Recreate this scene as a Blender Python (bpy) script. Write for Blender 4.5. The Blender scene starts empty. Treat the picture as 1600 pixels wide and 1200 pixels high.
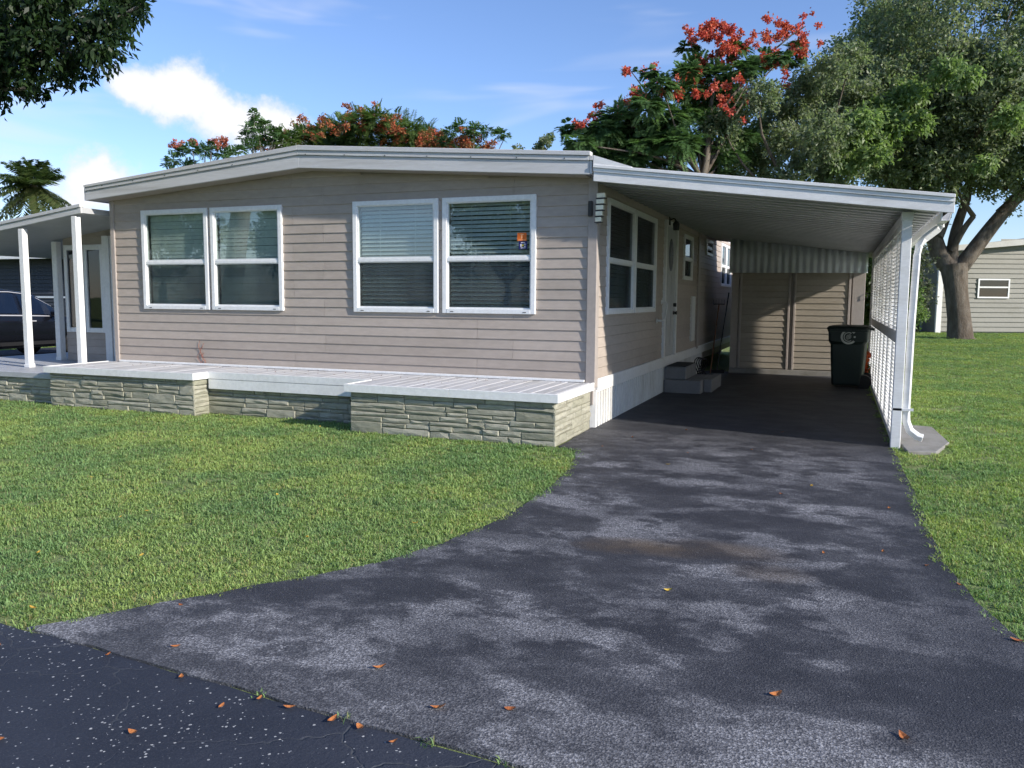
import bpy, bmesh, math, random
import numpy as np
from mathutils import Vector, Matrix, Euler

R = math.radians
rnd = random.Random(7)
scene = bpy.context.scene
col = scene.collection

# ------------------------------------------------------------------ camera
cam_data = bpy.data.cameras.new('camera')
cam = bpy.data.objects.new('camera', cam_data)
col.objects.link(cam)
CAM = Vector((2.755, -9.773, 1.600))
cam.location = CAM
yaw, pitch, roll = R(21.368), R(-5.923), R(0.391)
cam.rotation_euler = (Matrix.Rotation(yaw, 3, 'Z') @ Matrix.Rotation(R(90) + pitch, 3, 'X')
                      @ Matrix.Rotation(roll, 3, 'Z')).to_euler()
cam_data.sensor_fit = 'HORIZONTAL'
cam_data.sensor_width = 36.0
cam_data.lens = 36.0 * 1293.4 / 1600.0
cam_data.clip_start = 0.05
cam_data.clip_end = 2000.0
scene.camera = cam

# ------------------------------------------------------------------ sky, sun, exposure
SUN_TO = Vector((1.0, -0.25, 0.475)).normalized()
world = bpy.data.worlds.new('World')
scene.world = world
world.use_nodes = True
world.cycles.sampling_method = 'MANUAL'
world.cycles.sample_map_resolution = 256
wn = world.node_tree
wn.nodes.clear()


def N(tree, kind, **kw):
    n = tree.nodes.new(kind)
    for k, v in kw.items():
        setattr(n, k, v)
    return n


def sock(tree, a, b):
    tree.links.new(a, b)


def math_node(tree, op, a, b=None, c=None, clamp=False):
    n = N(tree, 'ShaderNodeMath', operation=op, use_clamp=clamp)
    for i, v in enumerate((a, b, c)):
        if v is None:
            continue
        if isinstance(v, (int, float)):
            n.inputs[i].default_value = v
        else:
            tree.links.new(v, n.inputs[i])
    return n.outputs[0]


sky = N(wn, 'ShaderNodeTexSky', sky_type='NISHITA')
sky.sun_disc = False
sky.sun_elevation = math.asin(SUN_TO.z)
sky.sun_rotation = math.atan2(SUN_TO.x, SUN_TO.y)
sky.air_density = 1.0
sky.dust_density = 0.15
sky.ozone_density = 4.0
tc = N(wn, 'ShaderNodeTexCoord')
DIR = tc.outputs['Generated']

def dot_node(vec):
    n = N(wn, 'ShaderNodeVectorMath', operation='DOT_PRODUCT')
    sock(wn, DIR, n.inputs[0])
    n.inputs[1].default_value = vec
    return n.outputs['Value']


def cloud_blob(c, rx, ry, tilt=0.0):
    """one cumulus lobe in a fixed direction of the sky"""
    c = Vector(c).normalized()
    right = Vector((c.y, -c.x, 0)).normalized()
    up = right.cross(c)
    a, b = right * math.cos(tilt) + up * math.sin(tilt), up * math.cos(tilt) - right * math.sin(tilt)
    u = math_node(wn, 'DIVIDE', dot_node(a), rx)
    v = math_node(wn, 'DIVIDE', dot_node(b), ry)
    d2 = math_node(wn, 'ADD', math_node(wn, 'MULTIPLY', u, u), math_node(wn, 'MULTIPLY', v, v))
    front = math_node(wn, 'GREATER_THAN', dot_node(c), 0.0)
    f = math_node(wn, 'SUBTRACT', 1.0, math_node(wn, 'SQRT', d2), clamp=True)
    return math_node(wn, 'MULTIPLY', f, front)


blobs = [((-.658, .719, .216), .070, .052, 0), ((-.630, .747, .195), .095, .048, -.30),
         ((-.692, .690, .216), .045, .036, 0), ((-.735, .667, .118), .065, .055, 0),
         ((-.590, .782, .185), .080, .045, -.3),
         ((-.95, .10, .20), .16, .07, 0), ((-.20, -.95, .22), .22, .08, 0)]
tot = None
for b in blobs:
    f = cloud_blob(*b)
    tot = f if tot is None else math_node(wn, 'MAXIMUM', tot, f)
# lobes are eaten into by fractal noise so that the edges billow
nz2 = N(wn, 'ShaderNodeTexNoise')
nz2.inputs['Scale'].default_value = 22.0
nz2.inputs['Detail'].default_value = 6.0
nz2.inputs['Roughness'].default_value = 0.62
sock(wn, DIR, nz2.inputs['Vector'])
mask = math_node(wn, 'ADD', tot, math_node(wn, 'MULTIPLY', math_node(wn, 'SUBTRACT', nz2.outputs['Fac'], 0.52), 1.2))
ramp = N(wn, 'ShaderNodeMapRange', interpolation_type='SMOOTHSTEP')
ramp.inputs['From Min'].default_value = 0.17
ramp.inputs['From Max'].default_value = 0.56
ramp.inputs['To Max'].default_value = 0.96
sock(wn, mask, ramp.inputs['Value'])
gate = N(wn, 'ShaderNodeMapRange', interpolation_type='SMOOTHSTEP')
gate.inputs['From Min'].default_value = 0.0
gate.inputs['From Max'].default_value = 0.30
sock(wn, tot, gate.inputs['Value'])
cumulus = math_node(wn, 'MULTIPLY', ramp.outputs[0], gate.outputs[0])
# thin high cirrus streaks everywhere
mp = N(wn, 'ShaderNodeMapping')
mp.inputs['Scale'].default_value = (1.3, 2.2, 9.0)
mp.inputs['Rotation'].default_value = (0.15, 0.3, 0.5)
sock(wn, DIR, mp.inputs['Vector'])
nz3 = N(wn, 'ShaderNodeTexNoise')
nz3.inputs['Scale'].default_value = 2.2
nz3.inputs['Detail'].default_value = 3.0
nz3.inputs['Distortion'].default_value = 0.6
sock(wn, mp.outputs[0], nz3.inputs['Vector'])
cir = N(wn, 'ShaderNodeMapRange', interpolation_type='SMOOTHSTEP')
cir.inputs['From Min'].default_value = 0.54
cir.inputs['From Max'].default_value = 0.80
cir.inputs['To Max'].default_value = 0.45
sock(wn, nz3.outputs['Fac'], cir.inputs['Value'])
cover = math_node(wn, 'MAXIMUM', cumulus, cir.outputs[0], clamp=True)
# cloud colour: white, greyer where the cloud is thin underneath
ccol = N(wn, 'ShaderNodeMixRGB')
ccol.inputs[1].default_value = (4.3, 4.5, 5.1, 1)
ccol.inputs[2].default_value = (6.3, 6.15, 6.05, 1)
shade = N(wn, 'ShaderNodeMapRange')
shade.inputs['From Min'].default_value = 0.40
shade.inputs['From Max'].default_value = 0.95
sock(wn, mask, shade.inputs['Value'])
sock(wn, shade.outputs[0], ccol.inputs[0])
mixs = N(wn, 'ShaderNodeMixRGB')
sock(wn, cover, mixs.inputs[0])
wb = N(wn, 'ShaderNodeMixRGB', blend_type='MULTIPLY')
wb.inputs[0].default_value = 1.0
wb.inputs[2].default_value = (0.88, 0.86, 0.98, 1)
sock(wn, sky.outputs[0], wb.inputs[1])
sock(wn, wb.outputs[0], mixs.inputs[1])
sock(wn, ccol.outputs[0], mixs.inputs[2])
bg = N(wn, 'ShaderNodeBackground')
bg.inputs['Strength'].default_value = 0.095
sock(wn, mixs.outputs[0], bg.inputs['Color'])
wout = N(wn, 'ShaderNodeOutputWorld')
sock(wn, bg.outputs[0], wout.inputs['Surface'])

sun_data = bpy.data.lights.new('sun', 'SUN')
sun_data.energy = 2.9
sun_data.angle = R(1.5)
sun_data.color = (1.0, 0.93, 0.83)
sun = bpy.data.objects.new('sun', sun_data)
col.objects.link(sun)
sun.location = (20, -5, 15)
sun.rotation_euler = SUN_TO.to_track_quat('Z', 'Y').to_euler()

scene.view_settings.view_transform = 'Standard'
scene.view_settings.look = 'None'
scene.view_settings.gamma = 1.0
scene.view_settings.use_curve_mapping = False
scene.view_settings.exposure = 1.12
scene.render.engine = 'CYCLES'
scene.cycles.use_denoising = True
scene.cycles.max_bounces = 6
scene.cycles.diffuse_bounces = 4
scene.cycles.glossy_bounces = 3
scene.cycles.transmission_bounces = 3
scene.cycles.transparent_max_bounces = 8
scene.cycles.use_adaptive_sampling = True
scene.cycles.adaptive_threshold = 0.02
scene.cycles.caustics_reflective = False
scene.cycles.caustics_refractive = False
scene.render.resolution_x, scene.render.resolution_y = 1024, 768


# ------------------------------------------------------------------ materials
def principled(name, color, rough=0.6, spec=0.3, metallic=0.0):
    m = bpy.data.materials.new(name)
    m.use_nodes = True
    t = m.node_tree
    p = t.nodes['Principled BSDF']
    p.inputs['Base Color'].default_value = (*color, 1)
    p.inputs['Roughness'].default_value = rough
    p.inputs['Specular IOR Level'].default_value = spec
    p.inputs['Metallic'].default_value = metallic
    return m, t, p


def noise(t, scale, detail=4.0, rough=0.55, vec=None, stretch=None, coord='Object', dist=0.0):
    n = N(t, 'ShaderNodeTexNoise')
    n.inputs['Scale'].default_value = scale
    n.inputs['Detail'].default_value = detail
    n.inputs['Roughness'].default_value = rough
    n.inputs['Distortion'].default_value = dist
    if vec is None:
        if coord == 'World':
            vec = N(t, 'ShaderNodeNewGeometry').outputs['Position']
        else:
            vec = N(t, 'ShaderNodeTexCoord').outputs[coord]
    if stretch:
        mpn = N(t, 'ShaderNodeMapping')
        mpn.inputs['Scale'].default_value = stretch
        sock(t, vec, mpn.inputs['Vector'])
        vec = mpn.outputs[0]
    sock(t, vec, n.inputs['Vector'])
    return n.outputs['Fac']


def mixc(t, fac, a, b, blend='MIX'):
    n = N(t, 'ShaderNodeMixRGB', blend_type=blend)
    for i, v in ((0, fac), (1, a), (2, b)):
        if isinstance(v, (int, float)):
            n.inputs[i].default_value = v
        elif isinstance(v, tuple):
            n.inputs[i].default_value = (*v, 1)
        else:
            sock(t, v, n.inputs[i])
    return n.outputs[0]


def mrange(t, v, a, b, c=0.0, d=1.0, smooth=True):
    n = N(t, 'ShaderNodeMapRange')
    if smooth:
        n.interpolation_type = 'SMOOTHSTEP'
    n.inputs['From Min'].default_value = a
    n.inputs['From Max'].default_value = b
    n.inputs['To Min'].default_value = c
    n.inputs['To Max'].default_value = d
    sock(t, v, n.inputs['Value'])
    return n.outputs[0]


def bump(t, p, h, strength=0.3, dist=0.01):
    b = N(t, 'ShaderNodeBump')
    b.inputs['Strength'].default_value = strength
    b.inputs['Distance'].default_value = dist
    sock(t, h, b.inputs['Height'])
    sock(t, b.outputs[0], p.inputs['Normal'])


def obj_random(t):
    return N(t, 'ShaderNodeObjectInfo').outputs['Random']


M = {}


def painted(key, c, rough=0.5, dirt=(0.5, 0.47, 0.4), amount=0.25, scale=1.5, stretch=(1, 1, 1), vary=0.06, spec=0.3, bmp=0.1):
    """paint or vinyl with uneven weathering"""
    m, t, p = principled(key, c, rough, spec)
    geo = N(t, 'ShaderNodeNewGeometry').outputs['Position']
    n1 = noise(t, scale, 6, 0.62, vec=geo, stretch=stretch)
    n2 = noise(t, scale * 14, 4, 0.6, vec=geo, stretch=stretch)
    f = math_node(t, 'MULTIPLY', mrange(t, n1, 0.42, 0.78), amount)
    base = mixc(t, f, c, tuple(a * b for a, b in zip(c, dirt)))
    v = mrange(t, obj_random(t), 0, 1, 1 - vary, 1 + vary, smooth=False)
    v = math_node(t, 'MULTIPLY', v, mrange(t, n2, 0.3, 0.7, 0.95, 1.05))
    hsv = N(t, 'ShaderNodeHueSaturation')
    sock(t, base, hsv.inputs['Color'])
    sock(t, v, hsv.inputs['Value'])
    sock(t, hsv.outputs[0], p.inputs['Base Color'])
    bump(t, p, n2, bmp, 0.004)
    M[key] = m
    return m


painted('siding', (0.43, 0.37, 0.322), 0.55, amount=0.32, scale=0.9, stretch=(.5, .5, 1.5), vary=0.07, bmp=0.12)
painted('siding_trim', (0.39, 0.345, 0.315), 0.5, amount=0.2, vary=0.02)
painted('shed_siding', (0.36, 0.32, 0.265), 0.55, amount=0.3, vary=0.05, stretch=(.6, .6, 2))
painted('white_trim', (0.80, 0.80, 0.79), 0.42, dirt=(.74, .72, .66), amount=0.3, vary=0.02)
painted('white_frame', (0.82, 0.83, 0.83), 0.35, dirt=(.82, .8, .76), amount=0.2, vary=0.01, bmp=0.03)
painted('fascia', (0.58, 0.58, 0.585), 0.6, dirt=(.55, .53, .48), amount=0.55, scale=2.2, stretch=(.25, 1, 5), vary=0.03, bmp=0.3)
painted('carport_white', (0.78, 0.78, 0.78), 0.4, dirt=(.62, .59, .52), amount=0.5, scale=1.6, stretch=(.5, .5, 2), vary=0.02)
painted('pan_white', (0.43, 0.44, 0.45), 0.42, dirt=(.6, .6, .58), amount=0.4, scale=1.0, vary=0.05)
painted('deck_white', (0.56, 0.56, 0.57), 0.55, dirt=(.6, .56, .48), amount=0.55, scale=2.6, stretch=(3, .6, 1), vary=0.06, bmp=0.25)
painted('skirt_white', (0.74, 0.74, 0.72), 0.45, dirt=(.62, .58, .48), amount=0.5, scale=1.8, stretch=(1, 1, .5), vary=0.03)
painted('awning', (0.60, 0.64, 0.69), 0.5, dirt=(.6, .58, .5), amount=0.45, scale=2, stretch=(3, 1, .4))
painted('step_grey', (0.19, 0.19, 0.195), 0.75, dirt=(.6, .6, .58), amount=0.5, scale=3, vary=0.05, bmp=0.4)
painted('mat_black', (0.02, 0.02, 0.022), 0.9, amount=0.3, bmp=0.6)
painted('concrete', (0.27, 0.26, 0.24), 0.85, dirt=(.5, .48, .4), amount=0.6, scale=3, bmp=0.6)
painted('porch_floor', (0.40, 0.41, 0.43), 0.55, dirt=(.6, .6, .58), amount=0.4, scale=3)
painted('door_paint', (0.50, 0.51, 0.52), 0.4, amount=0.15)
painted('dark_metal', (0.015, 0.015, 0.016), 0.4, amount=0.1, spec=0.5)
painted('black_plastic', (0.012, 0.012, 0.013), 0.55, amount=0.2)
painted('bin_green', (0.006, 0.016, 0.015), 0.45, dirt=(1.5, 1.5, 1.4), amount=0.4, scale=3, spec=0.4)
painted('emblem', (0.42, 0.45, 0.44), 0.6, amount=0.3, scale=12)
painted('orange_card', (0.75, 0.16, 0.025), 0.5, amount=0.1)
painted('orange_light', (0.85, 0.42, 0.20), 0.5, amount=0.1)
painted('blue_card', (0.02, 0.018, 0.13), 0.4, amount=0.1)
painted('card_white', (0.75, 0.74, 0.76), 0.5, amount=0.1)
painted('card_yellow', (0.65, 0.52, 0.08), 0.5, amount=0.1)
painted('lamp_glass', (0.86, 0.82, 0.64), 0.25, amount=0.3, scale=20, spec=0.5)
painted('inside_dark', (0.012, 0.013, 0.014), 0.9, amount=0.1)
painted('blind_white', (0.74, 0.78, 0.78), 0.5, amount=0.1, vary=0.03, bmp=0.05)
painted('blind_green', (0.82, 0.87, 0.83), 0.6, amount=0.15, vary=0.03, bmp=0.05)
painted('rust_wood', (0.16, 0.075, 0.04), 0.8, amount=0.5)
painted('yellow_tool', (0.35, 0.3, 0.2), 0.6, amount=0.4)
painted('neigh_right', (0.26, 0.255, 0.225), 0.6, amount=0.25, scale=.8)  # wall tone darkened in place of the tree shade on it
painted('neigh_roof', (0.52, 0.52, 0.51), 0.6, amount=0.4)
painted('neigh_left', (0.045, 0.05, 0.06), 0.6, amount=0.25, scale=.8)
painted('tyre', (0.015, 0.015, 0.015), 0.85, amount=0.2)
painted('rim', (0.10, 0.10, 0.105), 0.3, amount=0.2, spec=0.6)
painted('chrome', (0.35, 0.35, 0.36), 0.2, amount=0.05, spec=0.8)
painted('tail_red', (0.35, 0.01, 0.01), 0.25, amount=0.1, spec=0.6)


def car_paint():
    m, t, p = principled('car_black', (0.005, 0.006, 0.009), 0.25, 0.3)
    p.inputs['Coat Weight'].default_value = 0.35
    p.inputs['Coat Roughness'].default_value = 0.05
    n = noise(t, 2.5, 5)
    sock(t, mrange(t, n, .3, .8, .18, .42), p.inputs['Roughness'])
    M['car_black'] = m


car_paint()


def glass(key, tint, refl=1.0, haze=0.0):
    """thin pane: fresnel mirror over tinted see-through"""
    m = bpy.data.materials.new(key)
    m.use_nodes = True
    t = m.node_tree
    t.nodes.clear()
    lw = N(t, 'ShaderNodeLayerWeight')
    lw.inputs['Blend'].default_value = 0.5
    sch = math_node(t, 'POWER', lw.outputs['Facing'], 5.0)
    wob = noise(t, 1.6, 2, 0.4, coord='World')
    b = N(t, 'ShaderNodeBump')
    b.inputs['Strength'].default_value = 0.06
    b.inputs['Distance'].default_value = 0.02
    sock(t, wob, b.inputs['Height'])
    gl = N(t, 'ShaderNodeBsdfGlossy')
    gl.inputs['Roughness'].default_value = 0.012
    sock(t, b.outputs[0], gl.inputs['Normal'])
    tr = N(t, 'ShaderNodeBsdfTransparent')
    tr.inputs['Color'].default_value = (*tint, 1)
    mx = N(t, 'ShaderNodeMixShader')
    f = math_node(t, 'ADD', math_node(t, 'MULTIPLY', sch, 0.9), 0.085 * refl, clamp=True)
    sock(t, f, mx.inputs[0])
    sock(t, tr.outputs[0], mx.inputs[1])
    sock(t, gl.outputs[0], mx.inputs[2])
    last = mx.outputs[0]
    if haze:
        df = N(t, 'ShaderNodeBsdfDiffuse')
        df.inputs['Color'].default_value = (0.3, 0.32, 0.33, 1)
        m2 = N(t, 'ShaderNodeMixShader')
        m2.inputs[0].default_value = haze
        sock(t, last, m2.inputs[1])
        sock(t, df.outputs[0], m2.inputs[2])
        last = m2.outputs[0]
    o = N(t, 'ShaderNodeOutputMaterial')
    sock(t, last, o.inputs['Surface'])
    M[key] = m


glass('glass_upper', (0.88, 0.925, 0.905), 1.6)
glass('glass_lower', (0.80, 0.88, 0.88), 1.0)
glass('glass_dark', (0.4, 0.45, 0.5), 0.8)
glass('car_glass', (0.25, 0.28, 0.3), 1.6)


def screen_mat():
    """insect screen: dark open mesh, see-through on average"""
    m = bpy.data.materials.new('insect_screen')
    m.use_nodes = True
    t = m.node_tree
    t.nodes.clear()
    d = N(t, 'ShaderNodeBsdfDiffuse')
    d.inputs['Color'].default_value = (0.045, 0.055, 0.062, 1)
    tr = N(t, 'ShaderNodeBsdfTransparent')
    mx = N(t, 'ShaderNodeMixShader')
    n = noise(t, 2.0, 3, coord='World')
    sock(t, mrange(t, n, 0.2, 0.8, 0.27, 0.36), mx.inputs[0])
    sock(t, tr.outputs[0], mx.inputs[1])
    sock(t, d.outputs[0], mx.inputs[2])
    o = N(t, 'ShaderNodeOutputMaterial')
    sock(t, mx.outputs[0], o.inputs['Surface'])
    M['insect_screen'] = m


screen_mat()


def stone_mat(key, a, b):
    m, t, p = principled(key, a, 0.85, 0.25)
    geo = N(t, 'ShaderNodeNewGeometry').outputs['Position']
    n1 = noise(t, 9, 7, 0.65, vec=geo, stretch=(1, 1, 2.2), dist=0.4)
    n2 = noise(t, 70, 5, 0.65, vec=geo)
    c = mixc(t, mrange(t, obj_random(t), 0, 1, smooth=False), a, b)
    c = mixc(t, mrange(t, n1, .35, .75, 0, .55), c, tuple(x * .58 for x in a))
    c = mixc(t, mrange(t, n2, .55, .8, 0, .4), c, tuple(min(1, x * 1.5) for x in a))
    sock(t, c, p.inputs['Base Color'])
    h = math_node(t, 'ADD', n1, math_node(t, 'MULTIPLY', n2, 0.3))
    bump(t, p, h, 0.5, 0.02)
    M[key] = m


stone_mat('stone', (0.29, 0.285, 0.215), (0.43, 0.415, 0.335))
stone_mat('mortar', (0.25, 0.245, 0.19), (0.25, 0.245, 0.19))


def asphalt_drive():
    m, t, p = principled('asphalt_driveway', (0.03, 0.03, 0.03), 0.8, 0.3)
    pos = N(t, 'ShaderNodeNewGeometry').outputs['Position']
    sx = N(t, 'ShaderNodeSeparateXYZ')
    sock(t, pos, sx.inputs[0])
    big = noise(t, 1.1, 5, 0.6, vec=pos, stretch=(.8, 1.1, 1), dist=0.15)
    mid = noise(t, 3.0, 8, 0.68, vec=pos, stretch=(.75, 1.1, 1), dist=0.15)
    soft = noise(t, 1.7, 3, 0.5, vec=pos, stretch=(.7, 1.2, 1))
    # sealcoat flaked off in crisp irregular patches, fading inside them
    crisp = mrange(t, math_node(t, 'ADD', math_node(t, 'MULTIPLY', big, 0.45), math_node(t, 'MULTIPLY', mid, 0.55)), 0.46, 0.56)
    crisp = math_node(t, 'MULTIPLY', crisp, mrange(t, soft, .30, .68, .30, 1.0))
    haze_ = mrange(t, math_node(t, 'ADD', math_node(t, 'MULTIPLY', soft, .6), math_node(t, 'MULTIPLY', mid, .4)), .42, .72, 0.05, .45)
    wear = math_node(t, 'MAXIMUM', crisp, haze_)
    # the coat is newer by the carport and along the lawn edge on the right, more worn by the street
    wear = math_node(t, 'MULTIPLY', wear, mrange(t, sx.outputs[1], 0.4, -1.8, .22, 1.0))
    wear = math_node(t, 'MULTIPLY', wear, mrange(t, math_node(t, 'ADD', sx.outputs[0], math_node(t, 'MULTIPLY', soft, .5)), 3.75, 3.1, .30, 1.0))
    wear = math_node(t, 'ADD', wear, math_node(t, 'MULTIPLY', mrange(t, sx.outputs[1], -6.2, -7.1), math_node(t, 'MULTIPLY', mid, .55)), clamp=True)
    gr = N(t, 'ShaderNodeTexVoronoi', feature='F1')
    gr.inputs['Scale'].default_value = 120
    sock(t, pos, gr.inputs['Vector'])
    grain = noise(t, 95, 3, 0.7, vec=pos)
    speck = mrange(t, grain, 0.42, 0.62)
    rndc = N(t, 'ShaderNodeSeparateColor')
    sock(t, gr.outputs['Color'], rndc.inputs[0])
    stone_c = mixc(t, rndc.outputs[0], (0.17, 0.17, 0.18), (0.44, 0.44, 0.455))
    dark = mixc(t, mrange(t, mid, .3, .7), (0.026, 0.027, 0.033), (0.045, 0.046, 0.054))
    f = math_node(t, 'MULTIPLY', wear, mrange(t, speck, 0, 1, .25, .95, smooth=False))
    few = math_node(t, 'MULTIPLY', math_node(t, 'GREATER_THAN', rndc.outputs[1], 0.93), 0.30)
    f = math_node(t, 'MAXIMUM', f, math_node(t, 'MULTIPLY', few, speck))
    c = mixc(t, f, dark, stone_c)
    # rust-brown spill left by a leaking car
    st = None
    for (cx, cy, rx, ry, k) in ((1.72, -4.62, .50, .20, 1.), (2.15, -4.50, .50, .22, .7), (1.45, -4.72, .28, .14, .9), (2.45, -4.85, .3, .2, .5)):
        u = math_node(t, 'DIVIDE', math_node(t, 'SUBTRACT', sx.outputs[0], cx), rx)
        w = math_node(t, 'DIVIDE', math_node(t, 'SUBTRACT', sx.outputs[1], cy), ry)
        d = math_node(t, 'ADD', math_node(t, 'MULTIPLY', u, u), math_node(t, 'MULTIPLY', w, w))
        g = math_node(t, 'MULTIPLY', math_node(t, 'SUBTRACT', 1.0, d, clamp=True), k)
        st = g if st is None else math_node(t, 'MAXIMUM', st, g)
    st = math_node(t, 'MULTIPLY', st, mrange(t, mid, .3, .62, .25, 1.0), clamp=True)
    c = mixc(t, math_node(t, 'MULTIPLY', st, 0.8), c, (0.115, 0.080, 0.046))
    sock(t, c, p.inputs['Base Color'])
    sock(t, mrange(t, wear, 0, 1, .62, .9), p.inputs['Roughness'])
    h = math_node(t, 'ADD', math_node(t, 'MULTIPLY', grain, 1.0), math_node(t, 'MULTIPLY', gr.outputs['Distance'], 0.8))
    bump(t, p, h, 0.55, 0.006)
    M['driveway'] = m


asphalt_drive()


def asphalt_road():
    m, t, p = principled('asphalt_road', (0.03, 0.03, 0.04), 0.7, 0.35)
    pos = N(t, 'ShaderNodeNewGeometry').outputs['Position']
    n1 = noise(t, 1.2, 5, 0.6, vec=pos)
    n2 = noise(t, 60, 3, 0.6, vec=pos)
    base = mixc(t, mrange(t, n1, .3, .7), (0.020, 0.024, 0.036), (0.034, 0.039, 0.054))
    v = N(t, 'ShaderNodeTexVoronoi', feature='F1')
    v.inputs['Scale'].default_value = 75
    sock(t, pos, v.inputs['Vector'])
    sc_ = N(t, 'ShaderNodeSeparateColor')
    sock(t, v.outputs['Color'], sc_.inputs[0])
    clus = noise(t, 2.3, 3, 0.6, vec=pos)
    thr = mrange(t, clus, .32, .66, 0.988, 0.76)
    pick = math_node(t, 'GREATER_THAN', sc_.outputs[0], thr)
    size = math_node(t, 'MULTIPLY', sc_.outputs[1], 0.42)
    inside = math_node(t, 'LESS_THAN', math_node(t, 'ADD', v.outputs['Distance'], math_node(t, 'MULTIPLY', noise(t, 130, 3, .6, vec=pos), .55)), math_node(t, 'ADD', size, 0.30))
    fleck = math_node(t, 'MULTIPLY', pick, inside)
    agg = noise(t, 170, 2, .6, vec=pos)
    base = mixc(t, mrange(t, agg, .52, .72, 0, .45), base, (0.085, 0.09, 0.105))
    base = mixc(t, math_node(t, 'MULTIPLY', fleck, mrange(t, agg, .3, .6, .45, 1.0)), base, (0.46, 0.46, 0.45))
    wv = noise(t, 1.1, 4, 0.6, vec=pos)
    vv = N(t, 'ShaderNodeVectorMath', operation='ADD')
    sock(t, pos, vv.inputs[0])
    cb = N(t, 'ShaderNodeCombineXYZ')
    sock(t, math_node(t, 'MULTIPLY', wv, .55), cb.inputs[0])
    sock(t, math_node(t, 'MULTIPLY', noise(t, 2.3, 4, .6, vec=pos), 0.4), cb.inputs[1])
    sock(t, cb.outputs[0], vv.inputs[1])
    cr = N(t, 'ShaderNodeTexVoronoi', feature='DISTANCE_TO_EDGE')
    cr.inputs['Scale'].default_value = 1.25
    sock(t, vv.outputs[0], cr.inputs['Vector'])
    crack = math_node(t, 'SUBTRACT', 1.0, mrange(t, cr.outputs['Distance'], 0.0, 0.009))
    crack = math_node(t, 'MULTIPLY', crack, mrange(t, n1, .35, .6, .15, .9))
    base = mixc(t, math_node(t, 'MULTIPLY', crack, .55), base, (0.085, 0.09, 0.095))
    sock(t, base, p.inputs['Base Color'])
    h = math_node(t, 'SUBTRACT', math_node(t, 'MULTIPLY', n2, .8), math_node(t, 'MULTIPLY', crack, .8))
    bump(t, p, h, 0.7, 0.008)
    M['road'] = m


asphalt_road()


def soil_mat():
    m, t, p = principled('lawn_soil', (0.05, 0.07, 0.02), 0.95, 0.1)
    pos = N(t, 'ShaderNodeNewGeometry').outputs['Position']
    n1 = noise(t, 0.8, 5, 0.6, vec=pos)
    n2 = noise(t, 35, 4, 0.7, vec=pos)
    c = mixc(t, mrange(t, n1, .35, .7), (0.20, 0.27, 0.10), (0.25, 0.29, 0.125))
    c = mixc(t, mrange(t, n2, .45, .75, 0, .6), c, (0.085, 0.075, 0.035))
    sock(t, c, p.inputs['Base Color'])
    bump(t, p, n2, 1.0, 0.03)
    M['soil'] = m


soil_mat()


def leaf_mat(key, gloss=0.35, transl=0.3, rough=0.45, attr='leaf_colour'):
    m = bpy.data.materials.new(key)
    m.use_nodes = True
    t = m.node_tree
    p = t.nodes['Principled BSDF']
    p.inputs['Roughness'].default_value = rough
    p.inputs['Specular IOR Level'].default_value = gloss
    a = N(t, 'ShaderNodeAttribute', attribute_name=attr)
    sock(t, a.outputs['Color'], p.inputs['Base Color'])
    tl = N(t, 'ShaderNodeBsdfTranslucent')
    br = mixc(t, 1.0, a.outputs['Color'], (1.1, 1.25, 0.7), 'MULTIPLY')
    sock(t, br, tl.inputs['Color'])
    mx = N(t, 'ShaderNodeMixShader')
    mx.inputs[0].default_value = transl
    sock(t, p.outputs[0], mx.inputs[1])
    sock(t, tl.outputs[0], mx.inputs[2])
    sock(t, mx.outputs[0], t.nodes['Material Output'].inputs['Surface'])
    M[key] = m


leaf_mat('leaf', transl=0.48)
leaf_mat('flower', gloss=0.2, transl=0.35, rough=0.6)


def grass_mat():
    m = bpy.data.materials.new('grass_blade')
    m.use_nodes = True
    t = m.node_tree
    p = t.nodes['Principled BSDF']
    p.inputs['Roughness'].default_value = 0.55
    p.inputs['Specular IOR Level'].default_value = 0.25
    a = N(t, 'ShaderNodeAttribute', attribute_name='leaf_colour')
    pos = N(t, 'ShaderNodeNewGeometry').outputs['Position']
    n1 = noise(t, 0.9, 4, 0.6, vec=pos)
    n2 = noise(t, 3.5, 4, 0.6, vec=pos)
    c = mixc(t, mrange(t, n1, .36, .66), (0.70, 0.84, 0.86), (1.16, 1.12, 0.94))
    c = mixc(t, mrange(t, n2, .56, .76, 0, .45), c, (1.55, 1.22, .95))
    c = mixc(t, 1.0, a.outputs['Color'], c, 'MULTIPLY')
    sock(t, c, p.inputs['Base Color'])
    tl = N(t, 'ShaderNodeBsdfTranslucent')
    sock(t, mixc(t, 1.0, c, (1.05, 1.15, 0.6), 'MULTIPLY'), tl.inputs['Color'])
    mx = N(t, 'ShaderNodeMixShader')
    mx.inputs[0].default_value = 0.42
    sock(t, p.outputs[0], mx.inputs[1])
    sock(t, tl.outputs[0], mx.inputs[2])
    sock(t, mx.outputs[0], t.nodes['Material Output'].inputs['Surface'])
    M['grass'] = m


grass_mat()


def bark_mat(key, a, b):
    m, t, p = principled(key, a, 0.9, 0.15)
    pos = N(t, 'ShaderNodeNewGeometry').outputs['Position']
    n1 = noise(t, 3.5, 6, 0.65, vec=pos, stretch=(1.6, 1.6, .5))
    n2 = noise(t, 22, 5, 0.7, vec=pos, stretch=(1.5, 1.5, .4))
    c = mixc(t, mrange(t, n1, .35, .7), a, b)
    c = mixc(t, mrange(t, n2, .5, .75, 0, .5), c, tuple(x * .5 for x in a))
    sock(t, c, p.inputs['Base Color'])
    bump(t, p, math_node(t, 'ADD', n1, n2), 0.9, 0.04)
    M[key] = m


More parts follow.
